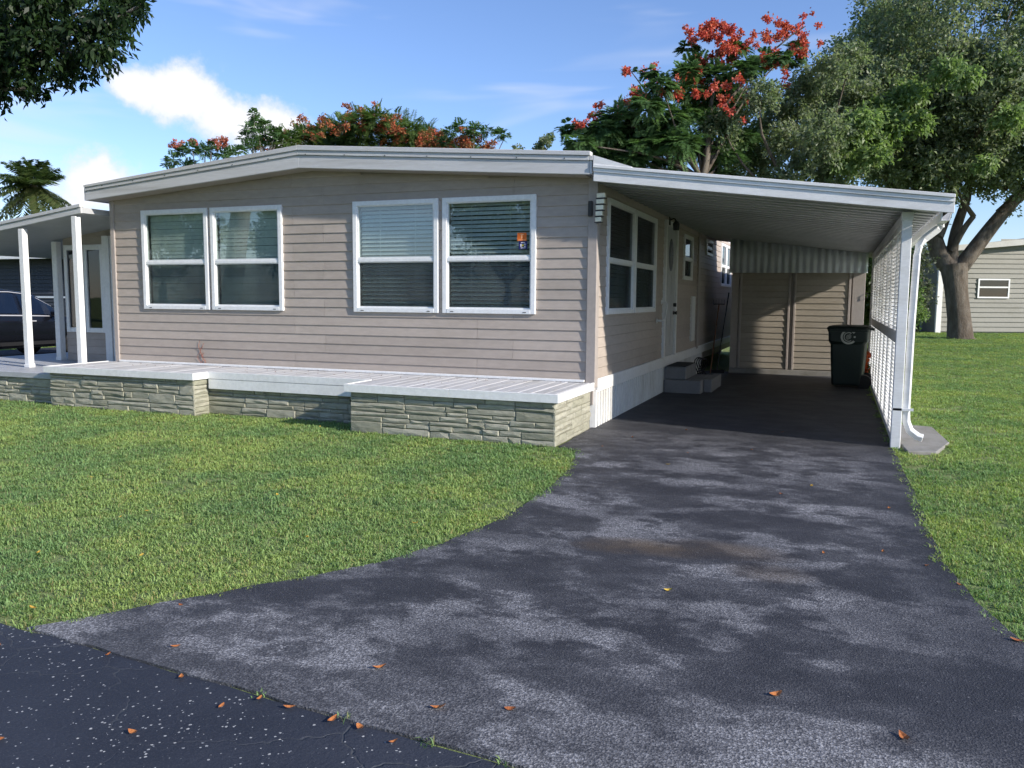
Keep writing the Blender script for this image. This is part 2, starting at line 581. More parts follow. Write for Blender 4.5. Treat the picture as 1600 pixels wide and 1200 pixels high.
bark_mat('bark', (0.11, 0.088, 0.068), (0.19, 0.165, 0.135))
bark_mat('bark_grey', (0.20, 0.18, 0.16), (0.30, 0.28, 0.25))
bark_mat('palm_bark', (0.22, 0.17, 0.11), (0.32, 0.28, 0.2))


# ------------------------------------------------------------------ building helpers
def world_loc(o):
    v = Vector((0, 0, 0))
    while o is not None:
        v = v + Vector(o.location)
        o = o.parent
    return v


def tag(o, label=None, cat=None, group=None, kind=None):
    for k, v in (('label', label), ('category', cat), ('group', group), ('kind', kind)):
        if v:
            o[k] = v
    return o


def empty(name, loc, label, cat, group=None, rz=0.0):
    o = bpy.data.objects.new(name, None)
    o.empty_display_size = 0.2
    o.location = loc
    o.rotation_euler = (0, 0, rz)
    col.objects.link(o)
    return tag(o, label, cat, group)


def link(name, me, parent=None, local=False):
    o = bpy.data.objects.new(name, me)
    col.objects.link(o)
    if parent is not None:
        o.parent = parent
        if not local:
            o.location = -world_loc(parent)
    return o


class MB:
    """collects boxes, bars and tubes; build() links them as one mesh"""

    def __init__(self):
        self.v, self.f = [], []

    def add(self, vs, fs):
        n = len(self.v)
        self.v += [tuple(p) for p in vs]
        self.f += [tuple(i + n for i in f) for f in fs]
        return self

    def box(self, x0, x1, y0, y1, z0, z1):
        vs = [(x, y, z) for z in (z0, z1) for y in (y0, y1) for x in (x0, x1)]
        return self.add(vs, [(0, 2, 3, 1), (4, 5, 7, 6), (0, 1, 5, 4), (2, 6, 7, 3), (0, 4, 6, 2), (1, 3, 7, 5)])

    def bar(self, a, b, w, h, up=(0, 0, 1)):
        a, b = Vector(a), Vector(b)
        d = (b - a).normalized()
        s = d.cross(Vector(up)).normalized()
        u = s.cross(d)
        vs = []
        for p in (a, b):
            for i, j in ((-1, -1), (1, -1), (1, 1), (-1, 1)):
                vs.append(p + s * (w / 2 * i) + u * (h / 2 * j))
        return self.add(vs, [(3, 2, 1, 0), (4, 5, 6, 7), (0, 1, 5, 4), (1, 2, 6, 5), (2, 3, 7, 6), (3, 0, 4, 7)])

    def prism(self, poly, axis, a, b):
        """poly: 2-D points in the plane of the two other axes, extruded from a to b along axis"""
        def P(u, w, t):
            return {0: (t, u, w), 1: (u, t, w), 2: (u, w, t)}[axis]
        n = len(poly)
        vs = [P(u, w, a) for u, w in poly] + [P(u, w, b) for u, w in poly]
        fs = [tuple(range(n)), tuple(range(2 * n - 1, n - 1, -1))]
        fs += [(i, i + n, (i + 1) % n + n, (i + 1) % n) for i in range(n)]
        return self.add(vs, fs)

    def tube(self, pts, rad, seg=8, cap=True):
        pts = [Vector(p) for p in pts]
        if isinstance(rad, (int, float)):
            rad = [rad] * len(pts)
        rings = []
        ref = Vector((0.31, 0.17, 0.93)).normalized()
        for i, p in enumerate(pts):
            d = (pts[min(i + 1, len(pts) - 1)] - pts[max(i - 1, 0)]).normalized()
            s = d.cross(ref)
            if s.length < 1e-3:
                s = d.cross(Vector((1, 0, 0)))
            s.normalize()
            u = s.cross(d)
            rings.append([p + (s * math.cos(2 * math.pi * k / seg) + u * math.sin(2 * math.pi * k / seg)) * rad[i] for k in range(seg)])
        vs = [q for r in rings for q in r]
        fs = []
        for i in range(len(pts) - 1):
            for k in range(seg):
                k2 = (k + 1) % seg
                fs.append((i * seg + k, i * seg + k2, (i + 1) * seg + k2, (i + 1) * seg + k))
        if cap:
            fs.append(tuple(range(seg - 1, -1, -1)))
            fs.append(tuple(range((len(pts) - 1) * seg, len(pts) * seg)))
        return self.add(vs, fs)

    def build(self, name, mat, parent=None, bevel=0.0, smooth=False, seg=1, local=False):
        me = bpy.data.meshes.new(name)
        me.from_pydata(self.v, [], self.f)
        bm = bmesh.new()
        bm.from_mesh(me)
        bmesh.ops.recalc_face_normals(bm, faces=bm.faces)
        if bevel:
            bmesh.ops.bevel(bm, geom=[e for e in bm.edges], offset=bevel, segments=seg, affect='EDGES', profile=0.5, clamp_overlap=True)
        if smooth:
            for f in bm.faces:
                f.smooth = True
        bm.to_mesh(me)
        bm.free()
        me.materials.append(M[mat] if isinstance(mat, str) else mat)
        return link(name, me, parent, local)


def rise(x, y):
    """the back lawn climbs a little"""
    s = min(1.0, max(0.0, (y - 9.0) / 20.0))
    return 0.28 * s * s * (3 - 2 * s)


# ------------------------------------------------------------------ ground, driveway, road
def grid_ground():
    xs = sorted(set([-300, -150, -80] + list(range(-50, 51, 4)) + [80, 150, 300]))
    ys = sorted(set([-300, -150, -80] + list(range(-40, 61, 3)) + [80, 150, 400]))
    vs = [(x, y, rise(x, y)) for y in ys for x in xs]
    nx = len(xs)
    fs = [(j * nx + i, j * nx + i + 1, (j + 1) * nx + i + 1, (j + 1) * nx + i) for j in range(len(ys) - 1) for i in range(nx - 1)]
    mb = MB().add(vs, fs)
    o = mb.build('ground', 'soil', smooth=True)
    tag(o, kind='structure')


grid_ground()

DRIVE_LEFT = [(-0.02, 9.0), (-0.02, 0.02), (0.02, -1.38), (0.25, -1.52), (0.40, -2.05), (0.52, -2.77), (0.56, -3.6), (0.55, -4.38), (0.43, -5.05),
              (0.27, -5.52), (0.04, -5.88), (-0.17, -6.16), (-0.54, -6.69), (-0.80, -7.055)]
DRIVE_RIGHT = [(4.9, -7.535), (4.45, -6.85), (4.0, -6.1), (3.64, -5.40), (3.50, -4.9), (3.42, -4.2), (3.42, -2.9), (3.38, -0.2), (3.36, 9.0)]


def jitter_edge(pts, amp, seed):
    r = random.Random(seed)
    out = []
    for (x0, y0), (x1, y1) in zip(pts[:-1], pts[1:]):
        n = max(1, int(math.hypot(x1 - x0, y1 - y0) / 0.16))
        for i in range(n):
            t = i / n
            out.append((x0 + (x1 - x0) * t + r.uniform(-amp, amp), y0 + (y1 - y0) * t + r.uniform(-amp, amp)))
    out.append(pts[-1])
    return out


DL, DR = jitter_edge(DRIVE_LEFT[1:], .012, 1), jitter_edge(DRIVE_RIGHT[:-1], .014, 2)
drive_poly = [DRIVE_LEFT[0]] + DL + jitter_edge([(-0.80, -7.055), (4.9, -7.535)], .012, 3)[1:-1] + DR + [DRIVE_RIGHT[-1]]
drive_poly = [(x, y) for i, (x, y) in enumerate(drive_poly)]
o = MB().prism(drive_poly, 2, -0.05, 0.014).build('driveway', 'driveway')
tag(o, kind='structure')
RE = lambda x: -7.135 - .085 * x
road_edge = [(-70, RE(-70))] + jitter_edge([(-12, RE(-12)), (9, RE(9))], .012, 5) + [(70, RE(70))]
o = MB().prism(road_edge + [(70, -22), (-70, -9.5)], 2, -0.05, 0.007).build('road', 'road')
tag(o, kind='structure')

# ------------------------------------------------------------------ siding helper
CO = 0.1262       # one siding course


def siding_board(parent, axis, face, out, a, b, z0, z1, zb, mat='siding', name='siding_board'):
    """one lapped board: axis 0 = runs along x on plane y=face; axis 1 = runs along y on plane x=face. out = outward sign.
    zb: bottom of the full course, z0..z1 the visible slice of it"""
    def off(z):
        return 0.006 + 0.0125 * (1 - (z - zb) / CO)
    prof = [(face, z0), (face + out * off(z0), z0), (face + out * off(z1), z1), (face, z1)]
    if z0 - zb < 1e-4:      # rolled lower lip
        prof = [(face, z0), (face + out * (off(z0) - .004), z0), (face + out * off(z0), z0 + .005), (face + out * off(z1), z1), (face, z1)]
    mb = MB()
    if axis == 0:
        mb.prism(prof, 0, a, b)
    else:
        mb.prism(prof, 1, a, b)
    return mb.build(name, mat, parent)


def side_wall_boards(parent, axis, face, out, a, b, z_lo, z_hi, holes, joints=(), top=None, mat='siding', minlen=.03):
    """courses of boards from z_lo to z_hi, cut round the holes (a0,a1,z0,z1)"""
    k = 0
    z = z_lo
    while z < z_hi - 0.01:
        zt = min(z + CO, z_hi)
        cuts = sorted(set([z, zt] + [h[i] for h in holes for i in (2, 3) if z + .004 < h[i] < zt - .004]))
        for s0, s1 in zip(cuts[:-1], cuts[1:]):
            zm = (s0 + s1) / 2
            lo, hi = a, b
            if top:
                iv = top(zm)
                if iv is None:
                    continue
                lo, hi = max(a, iv[0]), min(b, iv[1])
            segs = [(lo, hi)]
            for h in holes:
                if h[2] < zm < h[3]:
                    new = []
                    for p, q in segs:
                        if h[1] <= p or h[0] >= q:
                            new.append((p, q))
                        else:
                            if h[0] > p:
                                new.append((p, h[0]))
                            if h[1] < q:
                                new.append((h[1], q))
                    segs = new
            for p, q in segs:
                js = [j + (0.9 if (k // 2) % 2 else 0) * 0.55 for j in joints]
                pts = [p] + sorted(j for j in js if p + .15 < j < q - .15) + [q]
                for u, w in zip(pts[:-1], pts[1:]):
                    if w - u > minlen:
                        siding_board(parent, axis, face, out, u + (0.0016 if u != p else 0), w - (0.0016 if w != q else 0), s0, s1, z, mat)
        z = zt
        k += 1


# ------------------------------------------------------------------ window
def window(parent, axis, face, out, a, b, z0, z1, blind='blind_white', split=0.47, screen=True, fw=0.062, tilt=0.5, mat='white_frame', dark=False, n_slat=None):
    """double-hung window with frame, meeting rail, panes, blind and an insect screen on the lower sash"""
    def bx(mb, u0, u1, d0, d1, w0, w1):
        f0, f1 = face + out * d0, face + out * d1
        f0, f1 = min(f0, f1), max(f0, f1)
        if axis == 0:
            mb.box(u0, u1, f0, f1, w0, w1)
        else:
            mb.box(f0, f1, u0, u1, w0, w1)
    mb = MB()
    e = .0
    bx(mb, a, a + fw, -.03, .045, z0, z1)
    bx(mb, b - fw, b, -.03, .045, z0, z1)
    bx(mb, a + fw, b - fw, -.03, .045, z1 - fw, z1)
    bx(mb, a + fw, b - fw, -.03, .047, z0, z0 + fw * .95)
    w = mb.build('window', mat, parent, bevel=.004)
    # inner stepped sash
    ia, ib, i0, i1 = a + fw, b - fw, z0 + fw * .95, z1 - fw
    zm = z0 + (z1 - z0) * split
    mb = MB()
    s = .020
    for (p0, p1) in ((i0, zm - .022), (zm + .022, i1)):
        d = .018 if p0 == i0 else .030
        bx(mb, ia, ia + s, -.02, d, p0, p1)
        bx(mb, ib - s, ib, -.02, d, p0, p1)
        bx(mb, ia + s, ib - s, -.02, d, p1 - s * .6, p1)
        bx(mb, ia + s, ib - s, -.02, d, p0, p0 + s)
    mb.build('sash', mat, w, bevel=.002)
    mb = MB()
    bx(mb, ia, ib, -.02, .036, zm - .022, zm + .022)
    mb.build('meeting_rail', mat, w, bevel=.003)
    mb = MB()
    bx(mb, ia + s, ib - s, .0085, .011, zm + .022 + s, i1 - s * .6)
    mb.build('pane', 'glass_dark' if dark else 'glass_upper', w)
    mb = MB()
    bx(mb, ia + s, ib - s, -.006, -.001, i0 + s, zm - .022 - s * .6)
    mb.build('pane', 'glass_lower', w)
    if screen:
        mb = MB()
        bx(mb, ia + s, ib - s, .0085, .0095, i0 + s, zm - .022 - s * .6)
        mb.build('insect_screen', 'insect_screen', w)
    # near-black panel behind: the unlit room's shade put into its colour
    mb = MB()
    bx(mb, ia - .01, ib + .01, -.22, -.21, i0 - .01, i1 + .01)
    mb.build('unlit_room_panel', 'inside_dark', w)
    if blind:
        n = n_slat or int((i1 - i0) / .052)
        mb = MB()
        for k in range(n):
            zc = i0 + (k + .5) * (i1 - i0) / n
            hw = .0265
            tl_ = tilt + rnd.uniform(-.035, .035)
            dz = hw * math.sin(R(90) * tl_)
            dd = hw * math.cos(R(90) * tl_)
            sag = rnd.uniform(-.0025, .0025)
            p = []
            for (sd, sz) in ((1, -1), (-1, 1)):
                p.append((face + out * (-.075 + sd * dd), zc + sz * dz + sag))
            for u in (ia + .012, ib - .012):
                for q in p:
                    mb.v.append((u, q[0], q[1]) if axis == 0 else (q[0], u, q[1]))
            m = len(mb.v) - 4
            mb.f.append((m, m + 1, m + 3, m + 2))
        for u in (ia + (ib - ia) * .27, ia + (ib - ia) * .73):
            bx(mb, u - .003, u + .003, -.052, -.050, i0, i1)
        bl = mb.build('blind', blind, w)
        bl['kind'] = 'stuff'
    return w


# ------------------------------------------------------------------ the mobile home
HX0, HX1, HLEN = -7.70, 0.0, 14.6
ZF = 0.575                       # bottom of the siding
RP = [(-7.86, 3.03), (-4.02, 3.32), (0.02, 3.045)]      # soffit line on the front gable


def soffit(x):
    (a, za), (p, zp), (b, zb) = RP
    return za + (zp - za) * (x - a) / (p - a) if x < p else zp + (zb - zp) * (x - p) / (b - p)


home = empty('mobile_home', (-3.85, 7, 0), 'wide tan sided mobile home with a low gabled white roof and paired front windows', 'house')
FW = [(-7.073, -5.827), (-5.774, -4.526), (-3.372, -2.094), (-2.034, -0.752)]
WZ = (1.400, 2.872)
# structural core behind the boards, in pieces around the openings
front_wall = MB().box(HX0 + .02, HX1 - .02, 0.24, 0.30, 0.3, 3.04).build('front_wall', 'siding_trim', home)
mb = MB()
holes_f = [(a + .03, b - .03, WZ[0] + .03, WZ[1] - .03) for a, b in FW]
xs = [HX0 + .01] + [v for h in holes_f for v in h[:2]] + [HX1 - .01]
for i in range(0, len(xs), 2):
    mb.box(xs[i], xs[i + 1], 0.004, 0.235, 0.3, 3.03)
for h in holes_f:
    mb.box(h[0], h[1], 0.004, 0.235, 0.3, h[2])
    mb.box(h[0], h[1], 0.004, 0.235, h[3], 3.03)
mb.prism([(HX0 + .01, 3.03), (HX1 - .01, 3.03), (HX1 - .01, 3.05), (-4.02, 3.33), (HX0 + .01, 3.05)], 1, .004, .235)
mb.build('sheathing', 'siding_trim', front_wall)


def gable(zm):
    if zm < 3.02:
        return (-100, 100)
    (a, za), (p, zp), (b, zb) = RP
    z = zm - .02
    if z > zp:
        return None
    return (a + (p - a) * max(0, (z - za)) / (zp - za), b - (b - p) * max(0, (z - zb)) / (zp - zb))


side_wall_boards(front_wall, 0, 0.0, -1, HX0 + .075, HX1 - .085, ZF, ZF + CO * 22, [(a + .03, b - .03, WZ[0] + .03, WZ[1] - .03) for a, b in FW],
                 joints=(-4.35, -1.55), top=gable)
MB().box(HX0, HX0 + .08, -.035, .10, ZF - .02, 3.06).build('corner_trim', 'siding_trim', front_wall, bevel=.006)
MB().box(HX1 - .088, HX1 + .03, -.035, -.002, ZF - .06, 3.08).box(HX1 + .002, HX1 + .03, -.002, .095, ZF - .06, 3.08).build('corner_trim', 'siding_trim', front_wall, bevel=.005)
for i, (a, b) in enumerate(FW):
    w = window(home, 0, 0.0, -1, a, b, *WZ, blind='blind_green' if i < 2 else 'blind_white', tilt=.93 if i < 2 else .62)
    for u in (a + .14, b - .14):
        MB().box(u - .022, u + .022, -.0505, -.0465, WZ[0] + .018, WZ[0] + .026).build('weep_hole', 'dark_metal', w)
# side wall towards the carport
side_wall = MB().box(-.30, -.24, .02, HLEN, .3, 3.06).build('side_wall', 'siding_trim', home)
SW = [(0.47, 1.93, 1.40, 2.86), (1.975, 3.44, 1.40, 2.86), (6.0, 6.98, 1.97, 2.82), (8.8, 9.75, 2.57, 2.92), (11.3, 12.3, 1.93, 2.99), (12.33, 13.35, 1.93, 2.99)]
DOOR = (4.22, 5.20, 0.62, 2.86)
mb = MB()
cur = .01
hs = sorted([(s[0] + .03, s[1] - .03, s[2] + .03, s[3] - .03) for s in SW] + [(DOOR[0], DOOR[1], .3, DOOR[3])])
for h in hs:
    mb.box(-.235, -.004, cur, h[0], .3, 3.06)
    if h[2] > .35:
        mb.box(-.235, -.004, h[0], h[1], .3, h[2])
    mb.box(-.235, -.004, h[0], h[1], h[3], 3.06)
    cur = h[1]
mb.box(-.235, -.004, cur, HLEN, .3, 3.06)
mb.build('sheathing', 'siding_trim', side_wall)
side_wall_boards(side_wall, 1, 0.0, 1, 0.098, HLEN, ZF + .04, 3.09, [(s[0] + .03, s[1] - .03, s[2] + .03, s[3] - .03) for s in SW] + [(DOOR[0] - .08, DOOR[1] + .08, .4, DOOR[3] + .07), (7.72, 7.92, 0, 4)],
                 joints=(8.3, 10.7))
for s in SW:
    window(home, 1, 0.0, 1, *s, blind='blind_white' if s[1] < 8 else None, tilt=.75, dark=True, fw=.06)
MB().box(.0, .045, 7.72, 7.92, ZF, 3.06).build('pilaster_trim', 'siding_trim', side_wall, bevel=.006)
MB().box(.0, .05, 7.0, 7.10, 0.76, 1.66).box(.0, .032, 7.12, 7.5, 0.76, 1.66).build('access_panel', 'white_trim', side_wall, bevel=.004)
MB().box(-.01, .036, .10, HLEN, ZF - .125, ZF + .038).build('base_trim', 'white_trim', side_wall, bevel=.005)
# ribbed skirting
mb = MB()
y = .03
k = 0
prof = []
while y < 8.6:
    prof += [(y, -.045), (y + .012, .026), (y + .085, .026), (y + .097, -.045)]
    y += .125
vs, fs = [], []
for (yy, d) in prof:
    vs += [(d, yy, -.03), (d, yy, ZF - .10)]
for i in range(len(prof) - 1):
    fs.append((2 * i, 2 * i + 2, 2 * i + 3, 2 * i + 1))
mb.add(vs, fs)
mb.build('skirting', 'skirt_white', home)
# front door
door = MB().box(-.02, .028, DOOR[0] + .03, DOOR[1] - .03, DOOR[2], DOOR[3] - .03).build('door', 'door_paint', home, bevel=.004)
mb = MB()
mb.box(-.02, .055, DOOR[0] - .075, DOOR[0] + .025, ZF + .03, DOOR[3] + .06).box(-.02, .055, DOOR[1] - .025, DOOR[1] + .075, ZF + .03, DOOR[3] + .06)
mb.box(-.02, .055, DOOR[0] + .025, DOOR[1] - .025, DOOR[3] - .025, DOOR[3] + .06)
mb.build('door_frame', 'white_trim', door, bevel=.004)
for yy in (4.42, 4.80):
    MB().box(.026, .036, yy, yy + .26, .80, 1.55).build('door_panel', 'door_paint', door, bevel=.004)
    MB().box(.026, .036, yy, yy + .26, 1.68, 2.02).build('door_panel', 'door_paint', door, bevel=.004)
# oval light of leaded glass
mb = MB()
vs = [(.034, 4.71 + .20 * math.cos(t), 2.36 + .28 * math.sin(t)) for t in [i * math.pi / 12 for i in range(24)]]
mb.add(vs + [(.030, y, z) for _, y, z in vs], [tuple(range(24))] + [(i, (i + 1) % 24, 24 + (i + 1) % 24, 24 + i) for i in range(24)])
mb.build('door_light', 'car_glass', door)
mb = MB()
for t in range(6):
    an = t * math.pi / 6
    mb.bar((.037, 4.71 - .19 * math.cos(an), 2.36 - .27 * math.sin(an)), (.037, 4.71 + .19 * math.cos(an), 2.36 + .27 * math.sin(an)), .010, .006, up=(1, 0, 0))
mb.build('leaded_bar', 'chrome', door)
MB().tube([(.03, 5.02, 1.50), (.085, 5.02, 1.50)], .034, 12).build('deadbolt', 'dark_metal', door, smooth=False)
MB().tube([(.03, 5.02, 1.36), (.055, 5.02, 1.36), (.06, 5.02, 1.36), (.10, 5.02, 1.36)], [.035, .03, .018, .036], 12).build('door_knob', 'dark_metal', door)
# roof: two low slopes with layered white fascia
YO = -.30
roof_core = MB()
top = [(-7.84, 3.22), (-4.02, 3.585), (-0.02, 3.275)]
roof_core.prism([(-7.80, 3.035), (-4.02, 3.325), (-.06, 3.05), (-.06, 3.26), (-4.02, 3.57), (-7.80, 3.21)], 1, YO + .03, HLEN + .3)
roof = roof_core.build('roof', 'fascia', home)


def fascia_band(y0, y1, lo, hi, nm='fascia', xr=0.0):
    pts_b = [(-7.86 , lo[0]), (-4.02, lo[1]), (xr, lo[2])]
    pts_t = [(xr, hi[2]), (-4.02, hi[1]), (-7.86, hi[0])]
    half1 = [pts_b[0], pts_b[1], pts_t[1], pts_t[2]]
    half2 = [pts_b[1], pts_b[2], pts_t[0], pts_t[1]]
    for h in (half1, half2):
        MB().prism(h, 1, y0, y1).build(nm, 'fascia', roof, bevel=.004)


fascia_band(YO - .012, YO + .028, (3.02, 3.31, 3.035), (3.155, 3.475, 3.19))
fascia_band(YO - .030, YO + .028, (3.157, 3.477, 3.192), (3.205, 3.535, 3.245), 'fascia_band')
fascia_band(YO - .046, YO + .06, (3.207, 3.537, 3.247), (3.243, 3.60, 3.295), 'drip_edge', .015)
# fascia return at the right-hand gable end
MB().box(.002, .03, YO - .012, -.0, 3.04, 3.19).build('fascia_return', 'fascia', roof, bevel=.004)
MB().box(.002, .044, YO - .03, -.0, 3.192, 3.245).build('fascia_return', 'fascia', roof, bevel=.004)
MB().box(-7.89, -7.862, YO - .01, HLEN, 3.02, 3.20).build('fascia_return', 'fascia', roof, bevel=.004)
MB().prism([(-7.82, 3.022), (-4.02, 3.312), (-4.02, 3.322), (-7.82, 3.032)], 1, YO + .03, .0).build('soffit_panel', 'siding_trim', roof)
MB().prism([(-4.02, 3.312), (-.06, 3.037), (-.06, 3.047), (-4.02, 3.322)], 1, YO + .03, .0).build('soffit_panel', 'siding_trim', roof)
mb = MB()
for i in range(13):
    x = -7.5 + i * .6
    z = soffit(x) + .165
    mb.box(x - .006, x + .006, YO - .034, YO - .028, z - .006, z + .006)
s_ = mb.build('screw_heads', 'dark_metal', roof)
s_['kind'] = 'stuff'
# remaining walls so the house stands from other views too
MB().box(HX0 - .002, HX0 + .1, .31, HLEN, 0, 3.03).build('back_wall', 'siding_trim', home)
MB().box(HX0 + .1, -.31, HLEN - .1, HLEN, 0, 3.03).build('back_wall', 'siding_trim', home)

# ------------------------------------------------------------------ stone faced deck
stone_r = random.Random(11)


def stone_face(parent, p0, p1, zlo, zhi, nrm, seed, first=None):
    """random ashlar veneer on the vertical plane from p0 to p1 (xy), stones proud along nrm"""
    r = random.Random(seed)
    p0, p1, nrm = Vector(p0), Vector(p1), Vector(nrm)
    L = (p1 - p0).length
    d = (p1 - p0) / L
    bands = []
    z = zlo
    while z < zhi - .03:
        h = min(r.uniform(.11, .145), zhi - z)
        if zhi - z - h < .05:
            h = zhi - z
        bands.append((z, z + h))
        z += h

    def stone(u0, u1, z0, z1):
        g = .0028
        u0, u1, z0, z1 = u0 + g, u1 - g, z0 + g, z1 - g
        t = r.uniform(.009, .022)
        vs = []
        n = 3
        fr = []
        b = min(.007, (z1 - z0) * .2)
        # back ring, outer ring, inset front grid
        ring = [(u0, z0), ((u0 + u1) / 2, z0 + r.uniform(-.002, .003)), (u1, z0), (u1, z1), ((u0 + u1) / 2, z1 + r.uniform(-.003, .002)), (u0, z1)]
        ring = [(u + r.uniform(-.003, .003), z + r.uniform(-.0025, .0025)) for u, z in ring]
        def P(u, z, k):
            q = p0 + d * u + nrm * k
            return (q.x, q.y, z)
        cx, cz = (u0 + u1) / 2, (z0 + z1) / 2
        for u, z in ring:
            vs.append(P(u, z, -.01))
        for u, z in ring:
            vs.append(P(u, z, t * .55))
        for u, z in ring:
            su = b * 1.4 if u < cx - 1e-3 else (-b * 1.4 if u > cx + .02 else 0)
            sz = b if z < cz else -b
            vs.append(P(u + su, z + sz, t + r.uniform(-.007, .007)))
        vs.append(P(cx - (u1 - u0) * .2, cz, t + r.uniform(.0, .012)))
        vs.append(P(cx + (u1 - u0) * .2, cz, t + r.uniform(.0, .012)))
        fs = []
        for s in (0, 6):
            for i in range(6):
                j = (i + 1) % 6
                fs.append((s + i, s + j, s + 6 + j, s + 6 + i))
        fs += [(12, 13, 18), (13, 19, 18), (13, 14, 19), (14, 15, 19), (15, 16, 19), (16, 18, 19), (16, 17, 18), (17, 12, 18)]
        MB().add(vs, fs).build('stone', 'stone', parent)

    for z0, z1 in bands:
        u = 0.0
        while u < L - 1e-3:
            w = r.uniform(.34, .80)
            if L - u - w < .16:
                w = L - u
            if r.random() < .26 and w < .6:
                stone(u, u + w, z0, z1)
            else:
                zs = z0 + (z1 - z0) * r.choice((.38, .45, .55, .62))
                for (a, b) in ((z0, zs), (zs, z1)):
                    q = r.uniform(.3, .7)
                    if w > .42 and r.random() < .75:
                        stone(u, u + w * q, a, b)
                        stone(u + w * q, u + w, a, b)
                    else:
                        stone(u, u + w, a, b)
            u += w


deck = empty('front_deck', (-3.9, -.7, 0), 'low white planked deck with olive stone facing along the front wall', 'deck')
DT = 0.575
sections = [(-7.84, -5.17, -1.14), (-5.17, -2.60, -.86), (-2.60, 0.0, -1.43)]
for i, (x0, x1, yf) in enumerate(sections):
    n = int(round((x1 - x0) / .152))
    for k in range(n):
        a = x0 + (x1 - x0) * k / n
        b = x0 + (x1 - x0) * (k + 1) / n
        dz = stone_r.uniform(-.0025, .0015)
        sg = .006
        a2, b2 = a + .002, b - .002
        if a2 < .0 and k == 0 and i == 0:
            a2 += .03
        if i == 2 and k == n - 1:
            b2 -= .03
        prof = [(a2, DT - .035), (b2, DT - .035), (b2, DT - .008 + dz), (b2 - .006, DT + dz), (a2 + .006, DT + dz), (a2, DT - .008 + dz)]
        MB().prism(prof, 1, yf + .03, -.028).build('deck_plank', 'deck_white', deck)
# white fascia boards round the edges
def board(x0, x1, y0, y1, z0, z1, mat='white_trim', nm='fascia_board'):
    MB().box(x0, x1, y0, y1, z0, z1).build(nm, mat, deck, bevel=.003)


FB = DT - .088
board(-7.87, -5.142, -1.17, -1.142, FB, DT + .006)
board(-7.87, -7.842, -1.138, -.03, FB, DT + .006)
board(-5.17, -5.142, -1.139, -.875, FB + .001, DT + .007)
board(-5.14, -2.63, -.888, -.86, FB, DT + .006)
board(-5.14, -2.63, -.884, -.858, FB - .135, FB - .004)
board(-2.628, -1.26, -1.46, -1.432, FB, DT + .006)
board(-1.257, .03, -1.46, -1.432, FB, DT + .007)
board(-2.628, -2.60, -1.43, -.862, FB, DT + .0065)
board(.002, .03, -1.43, -.045, FB, DT + .0065)
board(-7.6, -.1, -.058, -.03, DT + .004, DT + .034, nm='back_flashing')
# stone cores and stones
cores = [(-7.80, -5.20, -1.10), (-5.20, -2.56, -.80), (-2.56, -.03, -1.39)]
for i, (x0, x1, yf) in enumerate(cores):
    c = MB().box(x0, x1, yf, -.04, -.05, DT - .04).build('stone_base', 'mortar', deck)
    zt = FB + .01 if i != 1 else FB - .12
    stone_face(c, (x0 - .015, yf), (x1 + .015, yf), .0, zt, (0, -1), 20 + i)
    if i == 2:
        stone_face(c, (x1, yf - .015), (x1, -.05), .0, zt, (1, 0), 31)
        stone_face(c, (x0, -.83), (x0, yf - .015), .0, zt, (-1, 0), 33)
    if i == 0:
        stone_face(c, (x1, yf - .015), (x1, -.82), .0, zt, (1, 0), 32)

# ------------------------------------------------------------------ side porch on the left
porch = empty('side_porch', (-9.4, .4, 0), 'open porch with white posts and sloping roof on the left end of the home', 'porch')
PZ = .46
pf = MB().box(-11.6, -7.90, -1.02, 3.2, PZ - .09, PZ).build('porch_floor', 'porch_floor', porch, bevel=.01)
pc = MB().box(-11.5, -7.92, -.96, 3.1, -.05, PZ - .09).build('stone_base', 'mortar', porch)
stone_face(pc, (-11.5, -.96), (-7.92, -.96), .0, PZ - .095, (0, -1), 41)
for (x, y, zt, w) in ((-9.13, -.38, 2.62, .095), (-8.0, -.38, 2.78, .095), (-9.96, .9, 2.52, .11), (-11.2, -.38, 2.3, .095)):
    p = MB().box(x - w / 2, x + w / 2, y - w / 2, y + w / 2, PZ, zt).build('post', 'white_trim', porch, bevel=.006)
    MB().box(x - w / 2 - .008, x + w / 2 + .008, y - w / 2 - .008, y + w / 2 + .008, PZ, PZ + .05).build('post_base', 'white_trim', p, bevel=.004)
PR = lambda x: 2.97 + (x + 7.72) * .128
proof = MB().prism([(-11.8, PR(-11.8) - .13), (-7.835, PR(-7.835) - .13), (-7.835, PR(-7.835) - .05), (-11.8, PR(-11.8) - .05)], 1, -.40, 3.2).build('porch_roof', 'pan_white', porch)
MB().prism([(-11.8, PR(-11.8) - .135), (-7.83, PR(-7.83) - .135), (-7.83, PR(-7.83) - .05), (-11.8, PR(-11.8) - .05)], 1, -.435, -.402).build('fascia', 'fascia', proof, bevel=.004)
MB().prism([(-11.8, PR(-11.8) - .048), (-7.83, PR(-7.83) - .048), (-7.83, PR(-7.83)), (-11.8, PR(-11.8))], 1, -.455, -.38).build('drip_edge', 'fascia', proof, bevel=.004)
